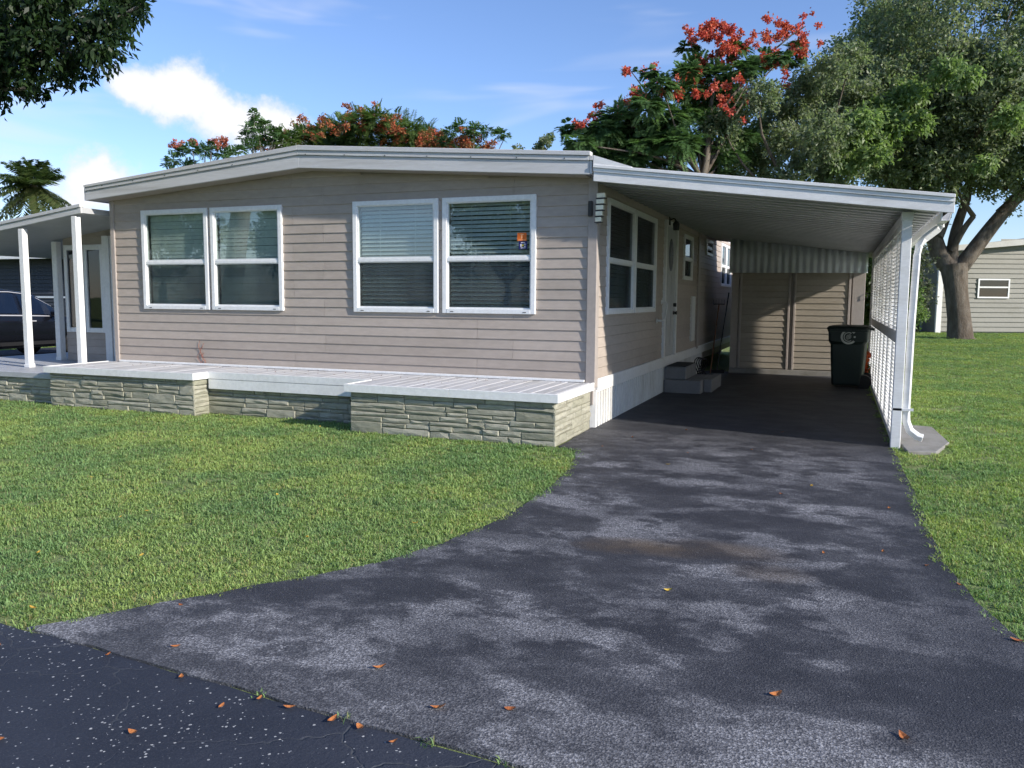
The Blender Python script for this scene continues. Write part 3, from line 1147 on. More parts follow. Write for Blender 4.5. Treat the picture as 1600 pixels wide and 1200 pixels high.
# screened enclosure behind the posts
enc = MB().box(-9.87, -7.72, .96, 1.04, PZ, 2.68).build('enclosure_wall', 'siding_trim', porch)
side_wall_boards(enc, 0, .955, -1, -9.85, -8.93, PZ, .96, [])
side_wall_boards(enc, 0, .955, -1, -9.85, -8.0, 2.46, 2.75, [])
ENCW = [(-9.80, -9.36), (-9.34, -8.90)]
for a, b in ENCW:
    mb = MB()
    mb.box(a, a + .07, .90, .957, .96, 2.46).box(b - .07, b, .90, .957, .96, 2.46).box(a + .07, b - .07, .90, .957, 2.37, 2.46).box(a + .07, b - .07, .90, .957, .96, 1.04)
    w = mb.build('porch_window', 'white_trim', porch, bevel=.004)
    MB().box(a + .07, b - .07, .925, .93, 1.04, 2.37).build('pane', 'glass_dark', w)
    MB().box(a + .07, b - .07, .95, .955, 1.04, 2.37).build('unlit_room_panel', 'inside_dark', w)  # dark sheet in place of the unlit room behind the pane
MB().box(-8.89, -8.74, .88, .954, PZ, 2.6).build('door_jamb', 'white_trim', porch, bevel=.005)
MB().box(-8.73, -8.60, .90, .954, PZ, 2.6).build('door_jamb', 'white_trim', porch, bevel=.005)
MB().box(-8.58, -7.75, .92, .956, PZ, 2.45).build('porch_door', 'white_trim', porch, bevel=.004)

# ------------------------------------------------------------------ carport
carport = empty('carport', (1.7, 4.5, 0), 'white aluminium carport roof with louvred side wall over the driveway', 'carport')
CX1, CY0, CY1 = 3.73, -.30, 10.4


def cz(x):
    """underside of the carport roof"""
    return 2.985 - .128 * x


npan = 35
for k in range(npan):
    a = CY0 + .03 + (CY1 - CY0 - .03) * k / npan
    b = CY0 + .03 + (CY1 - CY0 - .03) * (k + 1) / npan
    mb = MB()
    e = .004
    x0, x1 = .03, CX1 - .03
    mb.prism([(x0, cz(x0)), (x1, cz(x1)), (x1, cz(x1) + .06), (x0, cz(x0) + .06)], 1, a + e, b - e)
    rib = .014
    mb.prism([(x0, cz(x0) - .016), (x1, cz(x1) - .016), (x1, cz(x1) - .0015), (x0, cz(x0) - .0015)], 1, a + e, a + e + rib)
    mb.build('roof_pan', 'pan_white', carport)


def slope_band(y0, y1, dz0, dz1, nm, x0=.05, x1=CX1 + .07, mat='carport_white'):
    n = MB().prism([(x0, cz(x0) + dz0), (x1, cz(x1) + dz0), (x1, cz(x1) + dz1), (x0, cz(x0) + dz1)], 1, y0, y1)
    return n.build(nm, mat, carport, bevel=.003)


slope_band(CY0 - .01, CY0 + .022, -.02, .085, 'fascia')
slope_band(CY0 - .024, CY0 + .022, .087, .128, 'fascia_band')
slope_band(CY0 - .040, CY0 + .04, .130, .165, 'drip_edge')
# flashing where the carport roof laps up onto the house roof
MB().prism([(.05, 3.13), (.50, cz(.5) + .166), (.50, cz(.5) + .176), (.05, 3.25)], 1, CY0 - .03, CY1).build('roof_flashing', 'carport_white', carport)
MB().prism([(.03, cz(.03) + .061), (CX1 - .03, cz(CX1 - .03) + .061), (CX1 - .03, cz(CX1 - .03) + .075), (.03, cz(.03) + .075)], 1, CY0 + .05, CY1).build('roof_cover', 'carport_white', carport)
# gutter along the outer edge, beam, posts, louvres
gz = cz(CX1)
MB().prism([(CX1 - .04, gz - .10), (CX1 + .035, gz - .10), (CX1 + .06, gz + .01), (CX1 + .05, gz + .01), (CX1 + .027, gz - .09), (CX1 - .03, gz - .09), (CX1 - .03, gz - .006), (CX1 - .04, gz - .006)], 1, CY0 + .03, CY1).build('gutter', 'carport_white', carport, bevel=.002)
LX = 3.40
bz = cz(LX)
MB().box(LX - .04, LX + .04, .11, 8.19, bz - .11, bz - .005).build('beam', 'carport_white', carport, bevel=.004)
for (y, nm) in ((.055, 'post'), (8.14, 'post')):
    p = MB().box(LX - .05, LX + .05, y - .05, y + .05, -.03, bz - .02).build(nm, 'carport_white', carport, bevel=.006)
    MB().box(LX - .058, LX + .058, y - .058, y + .058, bz - .10, bz - .018).build('post_cap', 'carport_white', p, bevel=.004)
bays = [.11, 2.1, 4.1, 6.1, 8.085]
for i in range(4):
    y0, y1 = bays[i], bays[i + 1]
    mb = MB()
    for (a, b) in ((.03, .09), (1.13, 1.26), (bz - .16, bz - .112)):
        mb.box(LX - .028, LX + .028, y0 + .002, y1 - .002, a, b)
    for a in (y0 + .002, y1 - .042):
        mb.box(LX - .027, LX + .027, a, a + .04, .092, 1.128)
        mb.box(LX - .027, LX + .027, a, a + .04, 1.262, bz - .162)
    ym = (y0 + y1) / 2
    mb.box(LX - .026, LX + .026, ym - .018, ym + .018, .092, 1.128)
    mb.box(LX - .026, LX + .026, ym - .018, ym + .018, 1.262, bz - .162)
    fr = mb.build('louvre_frame', 'carport_white', carport)
    me = None
    for (a, b) in ((.10, 1.12), (1.27, bz - .17)):
        n = int((b - a) / .046)
        for k in range(n):
            z = a + (k + .5) * (b - a) / n
            if me is None:
                sl = MB()
                L2 = (y1 - y0) / 2 - .045
                sl.add([(-.0215, -L2, .0135), (-.0205, -L2, .0160), (.0215, -L2, -.0135), (.0205, -L2, -.0160),
                        (-.0215, L2, .0135), (-.0205, L2, .0160), (.0215, L2, -.0135), (.0205, L2, -.0160)],
                       [(0, 1, 2, 3), (7, 6, 5, 4), (0, 4, 5, 1), (1, 5, 6, 2), (2, 6, 7, 3), (3, 7, 4, 0)])
                so = sl.build('louvre_slat', 'carport_white', fr)
                me = so.data
            else:
                so = link('louvre_slat', me, fr)
            so.location = Vector(so.location) + Vector((LX, ym, z)) + Vector((rnd.uniform(-.001, .001), 0, rnd.uniform(-.002, .002)))
# downspout: elbow from the gutter, long leg by the post, kick-out at the foot
ds = MB()
path = [(CX1 - .0, .10, gz - .08), (CX1 - .0, .10, gz - .12), (CX1 - .03, .10, gz - .15), (3.58, .09, gz - .25), (3.53, .08, gz - .32), (3.515, .08, gz - .42), (3.50, .08, 1.4), (3.495, .08, .42), (3.50, .08, .30), (3.54, .07, .20), (3.62, .06, .14), (3.67, .055, .13)]
ds.tube(path, .046, 4)
ds = ds.build('downspout', 'carport_white', carport, bevel=.006)
MB().box(3.35, 3.56, .005, .035, .42, .445).build('strap', 'carport_white', ds)
pad = MB().prism([(3.46, .35), (3.50, -.30), (3.78, -.22), (3.98, .5), (3.92, 1.7), (3.46, 1.8)], 2, -.02, .035).build('splash_pad', 'concrete', None, bevel=.008)
tag(pad, 'cracked grey concrete pad under the carport downspout', 'slab')

# ------------------------------------------------------------------ shed at the end of the carport
shed = empty('storage_shed', (1.95, 9.9, 0), 'tan sided storage shed with double doors closing the end of the carport', 'shed')
SX0, SX1, SY = .62, 3.24, 8.8
shw = MB().box(SX0, SX1, SY, 14.4, 0, 2.56).build('shed_wall', 'siding_trim', shed)  # unseen rear extended back so it shades the home's side wall
MB().box(SX0 - .02, SX0 + .13, SY - .05, SY - .003, .0, 2.30).build('corner_trim', 'siding_trim', shw, bevel=.005)
MB().box(SX1 - .22, SX1 + .02, SY - .05, SY - .003, .0, 2.30).build('corner_trim', 'siding_trim', shw, bevel=.005)
MB().box(SX0 - .03, SX1 + .03, SY - .07, SY - .003, 0.0, .12).build('sill', 'concrete', shw, bevel=.006)
for (a, b) in ((.77, 1.81), (1.88, 2.99)):
    dr = MB().box(a, b, SY - .03, SY - .004, .13, 2.28).build('door', 'shed_siding', shed)
    side_wall_boards(dr, 0, SY - .031, -1, a + .045, b - .045, .14, 2.28, [], mat='shed_siding')
    mb = MB().box(a, a + .043, SY - .065, SY - .032, .125, 2.28).box(b - .043, b, SY - .065, SY - .032, .125, 2.28)
    mb.build('door_edge', 'siding_trim', dr, bevel=.004)
MB().tube([(3.28, SY - .06, 1.75), (3.30, SY - .09, 1.74), (3.31, SY - .09, 1.66), (3.27, SY - .06, 1.64)], .008, 6).build('latch_hook', 'dark_metal', shed)
# corrugated drop panel under the carport roof
prof = []
x = .56
k = 0
while x < 3.30:
    prof.append((x, SY - .22 - .022 * math.cos(k * math.pi / 3)))
    x += .0235
    k += 1
vs = []
for (x, y) in prof:
    vs += [(x, y, 2.17 - .006 * (x - .56)), (x, y, cz(x) - .02)]
o = MB().add(vs, [(2 * i, 2 * i + 2, 2 * i + 3, 2 * i + 1) for i in range(len(prof) - 1)]).build('corrugated_valance', 'awning', shed, smooth=True)
sm = o.modifiers.new('thickness', 'SOLIDIFY')
sm.thickness = .003
MB().box(.56, 3.30, SY - .20, SY - .0, 2.285, 2.31).build('valance_soffit', 'siding_trim', shed)

# ------------------------------------------------------------------ entry steps, bin, lamps, small things
steps = empty('entry_steps', (.35, 5.1, 0), 'two tier grey concrete block steps below the side door', 'steps')
MB().box(.035, .66, 4.30, 4.95, 0.0, .235).build('lower_step', 'step_grey', steps, bevel=.012)
MB().box(.035, .66, 4.955, 5.60, 0.0, .233).build('lower_step', 'step_grey', steps, bevel=.012)
MB().box(.66, .80, 4.62, 5.85, 0.0, .232).build('lower_step', 'step_grey', steps, bevel=.012)
MB().box(.04, .40, 4.36, 4.98, .237, .45).build('upper_step', 'step_grey', steps, bevel=.012)
MB().box(.04, .40, 4.985, 5.45, .236, .448).build('upper_step', 'step_grey', steps, bevel=.012)
MB().box(.06, .38, 4.42, 5.40, .451, .463).build('tread_mat', 'mat_black', steps, bevel=.003)


def trash_bin():
    b = empty('wheeled_bin', (2.98, 6.72, 0), 'dark green wheeled trash bin with pale round emblem beside the louvres', 'trash bin', rz=R(-6))
    def ring(w, d, z, yc=0):
        r_ = .05
        pts = []
        for cx_, cy_, a0 in ((w - r_, d - r_, 0), (-w + r_, d - r_, 90), (-w + r_, -d + r_, 180), (w - r_, -d + r_, 270)):
            for k in range(4):
                a = R(a0 + k * 30)
                pts.append((cx_ + r_ * math.cos(a), yc + cy_ + r_ * math.sin(a), z))
        return pts
    st = [(.25, .30, .06), (.255, .31, .10), (.285, .34, .62), (.29, .345, .80), (.325, .37, .86), (.335, .375, 1.03), (.345, .385, 1.035), (.345, .385, 1.07)]
    vs = []
    for s in st:
        vs += ring(*s)
    n = 16
    fs = [tuple(range(n))] + [tuple(range(len(vs) - 1, len(vs) - n - 1, -1))]
    for i in range(len(st) - 1):
        fs += [(i * n + k, i * n + (k + 1) % n, (i + 1) * n + (k + 1) % n, (i + 1) * n + k) for k in range(n)]
    MB().add(vs, fs).build('body', 'bin_green', b, local=True, bevel=.0)
    vs = []
    st = [(.355, .40, 1.072), (.36, .405, 1.10), (.33, .37, 1.135), (.20, .24, 1.15)]
    for s in st:
        vs += ring(*s)
    fs = [tuple(range(n))] + [tuple(range(len(vs) - 1, len(vs) - n - 1, -1))]
    for i in range(len(st) - 1):
        fs += [(i * n + k, i * n + (k + 1) % n, (i + 1) * n + (k + 1) % n, (i + 1) * n + k) for k in range(n)]
    lid = MB().add(vs, fs).build('lid', 'bin_green', b, local=True)
    MB().bar((.33, -.2, 1.09), (.46, -.2, 1.075), .05, .03).bar((.33, .2, 1.09), (.46, .2, 1.075), .05, .03).tube([(.46, -.26, 1.075), (.46, .26, 1.075)], .022, 8).build('handle', 'bin_green', b, local=True)
    for s in (-1, 1):
        y0 = s * .27
        MB().tube([(.30, y0 - .03, .13), (.30, y0 + .03, .13)], .13, 20).build('wheel', 'black_plastic', b, local=True)
    MB().tube([(.30, -.3, .13), (.30, .3, .13)], .012, 8).build('axle', 'dark_metal', b, local=True)
    # pale emblem: an open ring with an inner swirl of strokes, facing the street
    yf = -.372
    vs, fs = [], []
    cx_, cz_ = .02, .945
    seg = 36
    for i in range(seg + 1):
        a = R(38) + R(284) * i / seg
        for rr in (.100, .135):
            vs.append((cx_ + rr * math.cos(a), yf - .0075, cz_ + rr * math.sin(a)))
    fs = [(2 * i, 2 * i + 1, 2 * i + 3, 2 * i + 2) for i in range(seg)]
    mb = MB().add(vs, fs)
    for i in range(seg + 1):
        a = R(60) + R(240) * i / seg
    vs = []
    for i in range(seg + 1):
        a = R(55) + R(250) * i / seg
        for rr in (.070, .084):
            vs.append((cx_ + rr * math.cos(a), yf - .0075, cz_ + rr * math.sin(a)))
    mb.add(vs, fs)
    for k in range(5):
        zz = cz_ - .036 + k * .018
        hw = math.sqrt(max(.0, .05 ** 2 - (zz - cz_) ** 2))
        mb.bar((cx_ - hw, yf - .0075, zz - .012), (cx_ + hw * .9, yf - .0075, zz + .012), .004, .007)
    mb.bar((cx_ + .085, yf - .0075, cz_), (cx_ + .115, yf - .0075, cz_), .004, .03)
    mb.build('emblem', 'emblem', b, local=True)


trash_bin()

lan = empty('wall_lantern', (.04, .05, 2.65), 'slatted cream glass wall lantern on the front corner of the home', 'wall lamp')
MB().box(.032, .052, .035, .105, 2.56, 2.78).build('back_plate', 'dark_metal', lan, bevel=.004)
MB().box(-.08, -.03, -.075, -.037, 2.58, 2.76).build('bracket', 'dark_metal', lan, bevel=.004)
for k in range(5):
    z = 2.50 + k * .07
    xo = .058 + .0075 * k
    MB().bar((xo - .036 - .004 * k, -.085, z + .034), (xo + .036 + .004 * k, -.085, z + .037), .07, .056).build('glass_slat', 'lamp_glass', lan, bevel=.006)
    MB().bar((xo - .042 - .004 * k, -.085, z + .002), (xo + .042 + .004 * k, -.085, z + .005), .078, .009).build('frame_bar', 'dark_metal', lan)
dl = empty('door_lantern', (.05, 4.35, 2.92), 'small black porch light above the side door', 'wall lamp')
MB().box(.056, .07, 4.30, 4.40, 2.84, 2.98).build('back_plate', 'dark_metal', dl, bevel=.004)
MB().tube([(.07, 4.35, 2.93), (.14, 4.35, 2.95), (.17, 4.35, 2.90)], .012, 8).build('arm', 'dark_metal', dl)
MB().tube([(.17, 4.35, 2.90), (.17, 4.35, 2.86), (.17, 4.35, 2.75)], [.03, .06, .05], 8).build('shade', 'dark_metal', dl)
gb = empty('grab_bar', (.05, 3.95, 1.3), 'bent white grab bar beside the side door', 'handrail')
MB().tube([(.03, 3.98, 1.55), (.10, 3.98, 1.55), (.13, 3.94, 1.50), (.15, 3.66, 1.28), (.12, 3.62, 1.25), (.03, 3.62, 1.25)], .017, 8).build('rail', 'white_trim', gb)
for (y, z) in ((3.98, 1.55), (3.62, 1.25)):
    MB().tube([(.026, y, z), (.036, y, z)], .04, 12).build('flange', 'white_trim', gb)

# two window stickers on the right-hand upper sash
st = empty('orange_sticker', (-.945, -.013, 2.36), 'small orange notice sticker on the rightmost front window', 'sticker')
sx, sz = -.945, 2.36
MB().box(sx - .062, sx + .062, -.0135, -.0122, sz - .05, sz + .05).build('card', 'orange_card', st)
MB().box(sx - .012, sx + .006, -.0143, -.0137, sz - .022, sz + .018).box(sx - .022, sx + .028, -.0143, -.0137, sz + .026, sz + .036).box(sx - .05, sx + .05, -.0143, -.0137, sz - .042, sz - .034).build('print', 'orange_light', st)
st = empty('blue_sticker', (-.93, -.013, 2.255), 'small dark blue security sticker below the orange one on the window', 'sticker')
sx, sz = -.93, 2.255
MB().box(sx - .055, sx + .055, -.0135, -.0122, sz - .048, sz + .048).build('card', 'blue_card', st)
MB().box(sx - .026, sx + .026, -.0143, -.0137, sz + .028, sz + .038).box(sx - .035, sx - .018, -.0143, -.0137, sz - .018, sz + .018).box(sx + .018, sx + .036, -.0143, -.0137, sz + .006, sz + .02).box(sx + .018, sx + .036, -.0143, -.0137, sz - .02, sz - .006).box(sx - .03, sx + .035, -.0143, -.0137, sz - .036, sz - .027).build('print', 'card_white', st)
MB().box(sx - .014, sx + .014, -.0143, -.0137, sz - .012, sz + .012).build('print', 'card_yellow', st)

# clutter between house and shed
br = empty('push_broom', (.42, 8.2, 0), 'broom with a dark handle leaning against the shed corner', 'broom')
MB().tube([(.40, 8.30, .10), (.55, 8.69, 1.75)], .014, 8).build('handle', 'black_plastic', br)
MB().bar((.25, 8.28, .07), (.56, 8.28, .07), .06, .07).build('brush_head', 'black_plastic', br, bevel=.005)
rk = empty('garden_rake', (.30, 8.3, 0), 'upright rusty garden tool leaning by the shed', 'garden tool')
MB().tube([(.28, 8.15, .03), (.36, 8.60, 1.50)], .013, 8).build('handle', 'rust_wood', rk)
mb = MB().bar((.24, 8.60, 1.50), (.48, 8.60, 1.50), .02, .02)
for k in range(8):
    mb.bar((.245 + k * .033, 8.60, 1.50), (.245 + k * .033, 8.57, 1.60), .006, .006, up=(1, 0, 0))
mb.build('tines', 'dark_metal', rk)
hose = MB()
for k in range(4):
    rr = .22 - k * .012
    c = Vector((.24 + .03 * k, 6.75 + .06 * k, .24))
    hose.tube([c + Vector((.05 * math.sin(t * 2), rr * math.cos(t), rr * math.sin(t))) for t in [i * math.pi / 10 for i in range(21)]], .012, 6)
o = hose.build('garden_hose', 'black_plastic', None, smooth=True)
tag(o, 'coiled black garden hose on the ground behind the steps', 'hose')

# ------------------------------------------------------------------ foliage
def raw_mesh(name, verts, quads, colours, mat, parent=None, smooth=False):
    """fast mesh from numpy arrays: verts (n,3), quads (m,4), one colour per vertex"""
    me = bpy.data.meshes.new(name)
    nv, nf = len(verts), len(quads)
    me.vertices.add(nv)
    me.vertices.foreach_set('co', np.asarray(verts, np.float32).ravel())
    me.loops.add(nf * 4)
    me.loops.foreach_set('vertex_index', np.asarray(quads, np.int32).ravel())
    me.polygons.add(nf)
    me.polygons.foreach_set('loop_start', np.arange(0, nf * 4, 4, dtype=np.int32))
    me.update(calc_edges=True)
    at = me.color_attributes.new('leaf_colour', 'FLOAT_COLOR', 'POINT')
    c = np.ones((nv, 4), np.float32)
    c[:, :3] = colours
    at.data.foreach_set('color', c.ravel())
    me.materials.append(M[mat])
    o = link(name, me, parent)
    return o


def unit(v):
    return v / np.maximum(np.linalg.norm(v, axis=-1, keepdims=True), 1e-9)


def leaf_quads(base, direc, normal, length, width, rg, fold=.25):
    """diamond leaves with a fold along the rib"""
    d = unit(direc)
    s = unit(np.cross(normal, d))
    n = np.cross(d, s)
    L, W = length[:, None], width[:, None]
    v0 = base
    v1 = base + d * L * .45 + s * W * .5 + n * W * fold
    v2 = base + d * L - n * L * .12
    v3 = base + d * L * .45 - s * W * .5 + n * W * fold
    v = np.stack([v0, v1, v2, v3], 1).reshape(-1, 3)
    q = np.arange(len(v)).reshape(-1, 4)
    return v, q


def pick_cols(n, cols, rg, jit=.18):
    cols = np.array(cols, np.float32)
    a = cols[rg.integers(0, len(cols), n)]
    b = cols[rg.integers(0, len(cols), n)]
    t = rg.random((n, 1))
    c = a * t + b * (1 - t)
    return c * (1 + rg.uniform(-jit, jit, (n, 1)))


def leafy(clumps, twigs, per, leaf, rg, cols, flat=.8, droop=.25, wr=.5, pinnate=False, inner=.15, up=.35):
    """sprays of leaves: each clump (x,y,z,r) holds twigs that fan out from its heart with leaves along them"""
    cl = np.array(clumps, np.float64)
    ntw = np.maximum(3, (twigs * (cl[:, 3] / cl[:, 3].mean()) ** 2).astype(int))
    idx = np.repeat(np.arange(len(cl)), ntw)
    n = len(idx)
    d = unit(rg.normal(size=(n, 3)) * np.array([1, 1, flat]) + np.array([0, 0, .18]))
    r = cl[idx, 3]
    start = cl[idx, :3] + d * (r * rg.uniform(inner, .55, n))[:, None]
    tl = r * rg.uniform(.35, .75, n)
    td = unit(d + rg.normal(size=(n, 3)) * .35 + np.array([0, 0, -droop * .4]))
    ti = np.repeat(np.arange(n), per)
    m = len(ti)
    t = rg.random(m) if not pinnate else np.tile(np.linspace(.05, 1, per), n)
    pos = start[ti] + td[ti] * (tl[ti] * t)[:, None] + np.array([0, 0, -1.0]) * (droop * tl[ti] * t ** 2 * .6)[:, None]
    if pinnate:
        hor = unit(np.cross(td, np.array([0, 0, 1.0])) + rg.normal(size=(n, 3)) * .12)[ti]
        sgn = np.where(np.arange(m) % 2 == 0, 1.0, -1.0)[:, None]
        ld = unit(hor * sgn + td[ti] * .45 + np.array([0, 0, -.18]))
        nm = unit(np.cross(ld, td[ti]) * -sgn + rg.normal(size=(m, 3)) * .2)
        ln = leaf * (1 - .55 * t) * rg.uniform(.8, 1.2, m)
        v, q = leaf_quads(pos, ld, nm, ln, ln * wr * .6, rg, .1)
    else:
        pos = pos + rg.normal(size=(m, 3)) * leaf * .35
        ld = unit(td[ti] * .6 + rg.normal(size=(m, 3)) * .75 + np.array([0, 0, -droop]))
        nm = unit(rg.normal(size=(m, 3)) * .8 + np.array([0, 0, up]) + d[ti] * .35)
        ln = leaf * rg.uniform(.65, 1.25, m)
        v, q = leaf_quads(pos, ld, nm, ln, ln * wr, rg)
    # colour per twig with small leaf-to-leaf change, like shoots of different age
    tc_ = pick_cols(n, cols, rg, .15)
    c = tc_[ti] * (1 + rg.uniform(-.16, .16, (m, 1)))
    return v, q, np.repeat(c, 4, 0)


def limb(mb, a, b, r0, r1, rg, bend=.12, n=6, seg=7):
    a, b = np.array(a, float), np.array(b, float)
    L = np.linalg.norm(b - a)
    off = rg.normal(size=3) * bend * L
    off2 = rg.normal(size=3) * bend * L * .4
    pts, rad = [], []
    for i in range(n + 1):
        t = i / n
        pts.append(a + (b - a) * t + off * math.sin(math.pi * t) * .6 + off2 * math.sin(2 * math.pi * t) * .5)
        rad.append(r0 + (r1 - r0) * t)
    mb.tube(pts, rad, seg, cap=False)
    return pts


def merge(parts):
    vs, qs, cs, k = [], [], [], 0
    for v, q, c in parts:
        vs.append(v)
        qs.append(q + k)
        cs.append(c)
        k += len(v)
    return np.concatenate(vs), np.concatenate(qs), np.concatenate(cs)


def ellipsoid_clumps(c, rad, n, r, rg, zmin=-9, shell=.72):
    out = []
    while len(out) < n:
        d = rg.normal(size=3)
        d /= np.linalg.norm(d)
        t = rg.uniform(shell, 1.0)
        p = np.array(c) + d * np.array(rad) * t
        if p[2] > zmin:
            out.append((*p, r * rg.uniform(.7, 1.25)))
    return out


OAKC = [(.19, .245, .135), (.24, .285, .175), (.15, .20, .115), (.28, .31, .21)]
LITC = [(.20, .29, .11), (.26, .35, .14), (.17, .25, .10)]
FLMC = [(.11, .20, .08), (.15, .25, .105), (.085, .16, .07)]
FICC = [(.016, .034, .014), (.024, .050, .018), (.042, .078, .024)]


def oak():
    rg = np.random.default_rng(5)
    t = empty('oak_tree', (6.93, 24.1, rise(0, 24.1)), 'large spreading oak with a thick leaning trunk on the right lawn', 'tree')
    mb = MB()
    base = [(7.00, 24.1, .0), (6.93, 24.1, .25), (6.86, 24.15, 1.0), (6.72, 24.2, 2.0), (6.60, 24.28, 2.9)]
    mb.tube(base, [.60, .45, .39, .38, .46], 14, cap=False)
    limbs = [((6.75, 24.3, 2.7), (8.84, 25.4, 5.6), .30, .20), ((8.84, 25.4, 5.6), (11.6, 26.5, 7.6), .20, .10),
             ((6.50, 24.3, 2.8), (5.6, 24.0, 4.5), .34, .24), ((5.6, 24.0, 4.5), (4.2, 23.5, 5.9), .24, .12),
             ((6.0, 24.1, 3.9), (6.6, 24.6, 6.4), .20, .14), ((6.55, 24.3, 2.8), (6.9, 24.6, 5.2), .22, .15), ((6.9, 24.6, 5.2), (8.0, 25.2, 8.5), .16, .07),
             ((5.6, 24.0, 4.5), (5.2, 24.6, 8.2), .17, .07), ((8.0, 25.0, 4.8), (9.6, 24.6, 6.2), .12, .05), ((6.5, 24.2, 3.4), (7.1, 24.0, 4.6), .12, .09),
             ((7.1, 24.0, 4.6), (5.8, 22.0, 6.0), .09, .04), ((4.2, 23.5, 5.9), (3.4, 19.5, 6.5), .10, .04), ((6.6, 24.6, 6.4), (7.0, 19.6, 7.6), .12, .04)]
    for a, b, r0, r1 in limbs:
        limb(mb, a, b, r0, r1, rg, .07, 7, 9)
    cl = ellipsoid_clumps((7.9, 25.6, 9.3), (6.6, 4.8, 4.9), 150, 1.15, rg, 5.6)
    cl += ellipsoid_clumps((5.0, 24.5, 7.6), (3.4, 3.0, 3.0), 44, 1.0, rg, 5.4)
    cl += ellipsoid_clumps((3.9, 24.6, 10.2), (1.9, 1.8, 2.2), 26, .9, rg, 5.3, .4)
    cl += ellipsoid_clumps((5.4, 22.6, 7.4), (3.6, 1.6, 2.2), 46, .95, rg, 5.3)
    cl += ellipsoid_clumps((9.0, 23.0, 8.2), (4.5, 1.6, 2.6), 46, 1.0, rg, 5.6)
    for c in cl[::4]:
        limb(mb, (6.6 + rg.uniform(-1.2, 1.6), 24.5, rg.uniform(5.5, 7.5)), c[:3], .05, .012, rg, .10, 5, 5)
    mb.build('trunk', 'bark', t, smooth=True)
    v, q, c = leafy(cl, 50, 12, .150, rg, OAKC, flat=.85, droop=.15, wr=.5)
    raw_mesh('crown', v, q, c, 'leaf', t)
    LIGHT = [(3.65, 17.53, 7.22, 0.38), (4.07, 17.6, 7.57, 0.41), (4.61, 18.05, 7.72, 0.34), (5.17, 17.12, 8.08, 0.33), (6.85, 18.94, 8.56, 0.38), (7.28, 19.05, 8.36, 0.34), (3.2, 15.72, 6.53, 0.43), (3.76, 17.05, 6.39, 0.45), (3.17, 17.0, 6.24, 0.41), (4.08, 17.04, 6.73, 0.37), (2.92, 16.15, 5.57, 0.36), (3.66, 15.95, 5.68, 0.32), (6.6, 17.19, 5.45, 0.22), (7.16, 17.31, 6.74, 0.36), (5.59, 16.45, 7.7, 0.28), (4.75, 17.14, 6.7, 0.29)]
    rg2 = np.random.default_rng(8)
    back = [(x + (x - CAM.x) * .10 + rg2.uniform(-.3, .3), y + (y - CAM.y) * .10, z + (z - 1.6) * .10, r * 1.5) for x, y, z, r in LIGHT]
    v, q, c = leafy(back, 60, 12, .19, rg2, LITC, flat=.6, droop=.55, wr=.42)
    raw_mesh('young_foliage', v, q, c, 'leaf', t)


oak()


def simple_tree(name, label, cat, base, clumps, twigs, per, leaf, cols, seed, bark='bark', trunk_r=.22, fork=None, group=None, flat=.8, droop=.2, wr=.5, pinnate=False, flowers=None, fcols=None, fleaf=.09, extra=None):
    rg = np.random.default_rng(seed)
    t = empty(name, base, label, cat, group)
    cl = np.array(clumps)
    cen = cl[:, :3].mean(0)
    fork = fork or (base[0] * .6 + cen[0] * .4, base[1] * .6 + cen[1] * .4, base[2] + (cl[:, 2].min() - base[2]) * .8)
    mb = MB()
    limb(mb, (base[0], base[1], base[2] - .1), fork, trunk_r, trunk_r * .72, rg, .03, 8, 10)
    for i, c in enumerate(clumps):
        if i % 2 == 0 or len(clumps) < 12:
            limb(mb, fork, c[:3], trunk_r * .34, .014, rg, .08, 6, 6)
    for a, b, r0, r1 in (extra or []):
        limb(mb, a, b, r0, r1, rg, .05, 6, 7)
    mb.build('trunk', bark, t, smooth=True)
    v, q, c = leafy(clumps, twigs, per, leaf, rg, cols, flat, droop, wr, pinnate)
    raw_mesh('crown', v, q, c, 'leaf', t)
    if flowers:
        flowers = [(x + rg.normal() * r * 1.15, y + rg.normal() * r, z + rg.normal() * r * .7, r * rg.uniform(.3, .7)) for x, y, z, r in flowers for _ in range(5)]
        v, q, c = leafy(flowers, 12, 5, fleaf, rg, fcols, .75, .05, .75, inner=.0)
        raw_mesh('blossom', v, q, c, 'flower', t)
    return t


TREEB = [(-0.87, 17.64, 6.99, 0.73), (-0.57, 20.13, 8.08, 0.79), (0.31, 17.14, 7.77, 0.66), (0.53, 20.93, 7.73, 0.97), (1.27, 20.37, 8.2, 0.95), (2.04, 21.71, 8.64, 0.89), (-0.76, 20.28, 6.73, 0.88), (0.06, 20.63, 6.85, 0.97), (1.16, 19.64, 6.62, 1.06), (2.18, 17.6, 6.59, 0.97), (2.69, 21.1, 7.83, 0.87), (2.26, 18.56, 8.7, 0.68), (2.8, 19.38, 9.25, 0.69), (1.45, 20.37, 8.81, 0.73), (2.75, 19.99, 6.17, 0.92), (1.81, 19.1, 5.78, 0.82), (-0.13, 20.64, 6.1, 0.8), (3.16, 20.77, 8.35, 0.85), (0.9, 18.6, 5.2, .9), (2.4, 19.2, 4.9, .9), (-.9, 19.0, 5.6, .8), (3.4, 21.0, 6.6, .9), (3.9, 22.0, 7.6, .9), (4.0, 21.6, 8.9, .8)]
simple_tree('evergreen_oak', 'dense dark green oak rising behind the carport roof', 'tree', (1.6, 19.8, .1), TREEB, 130, 13, .135, OAKC, 21, trunk_r=.26, flat=.85, droop=.15)

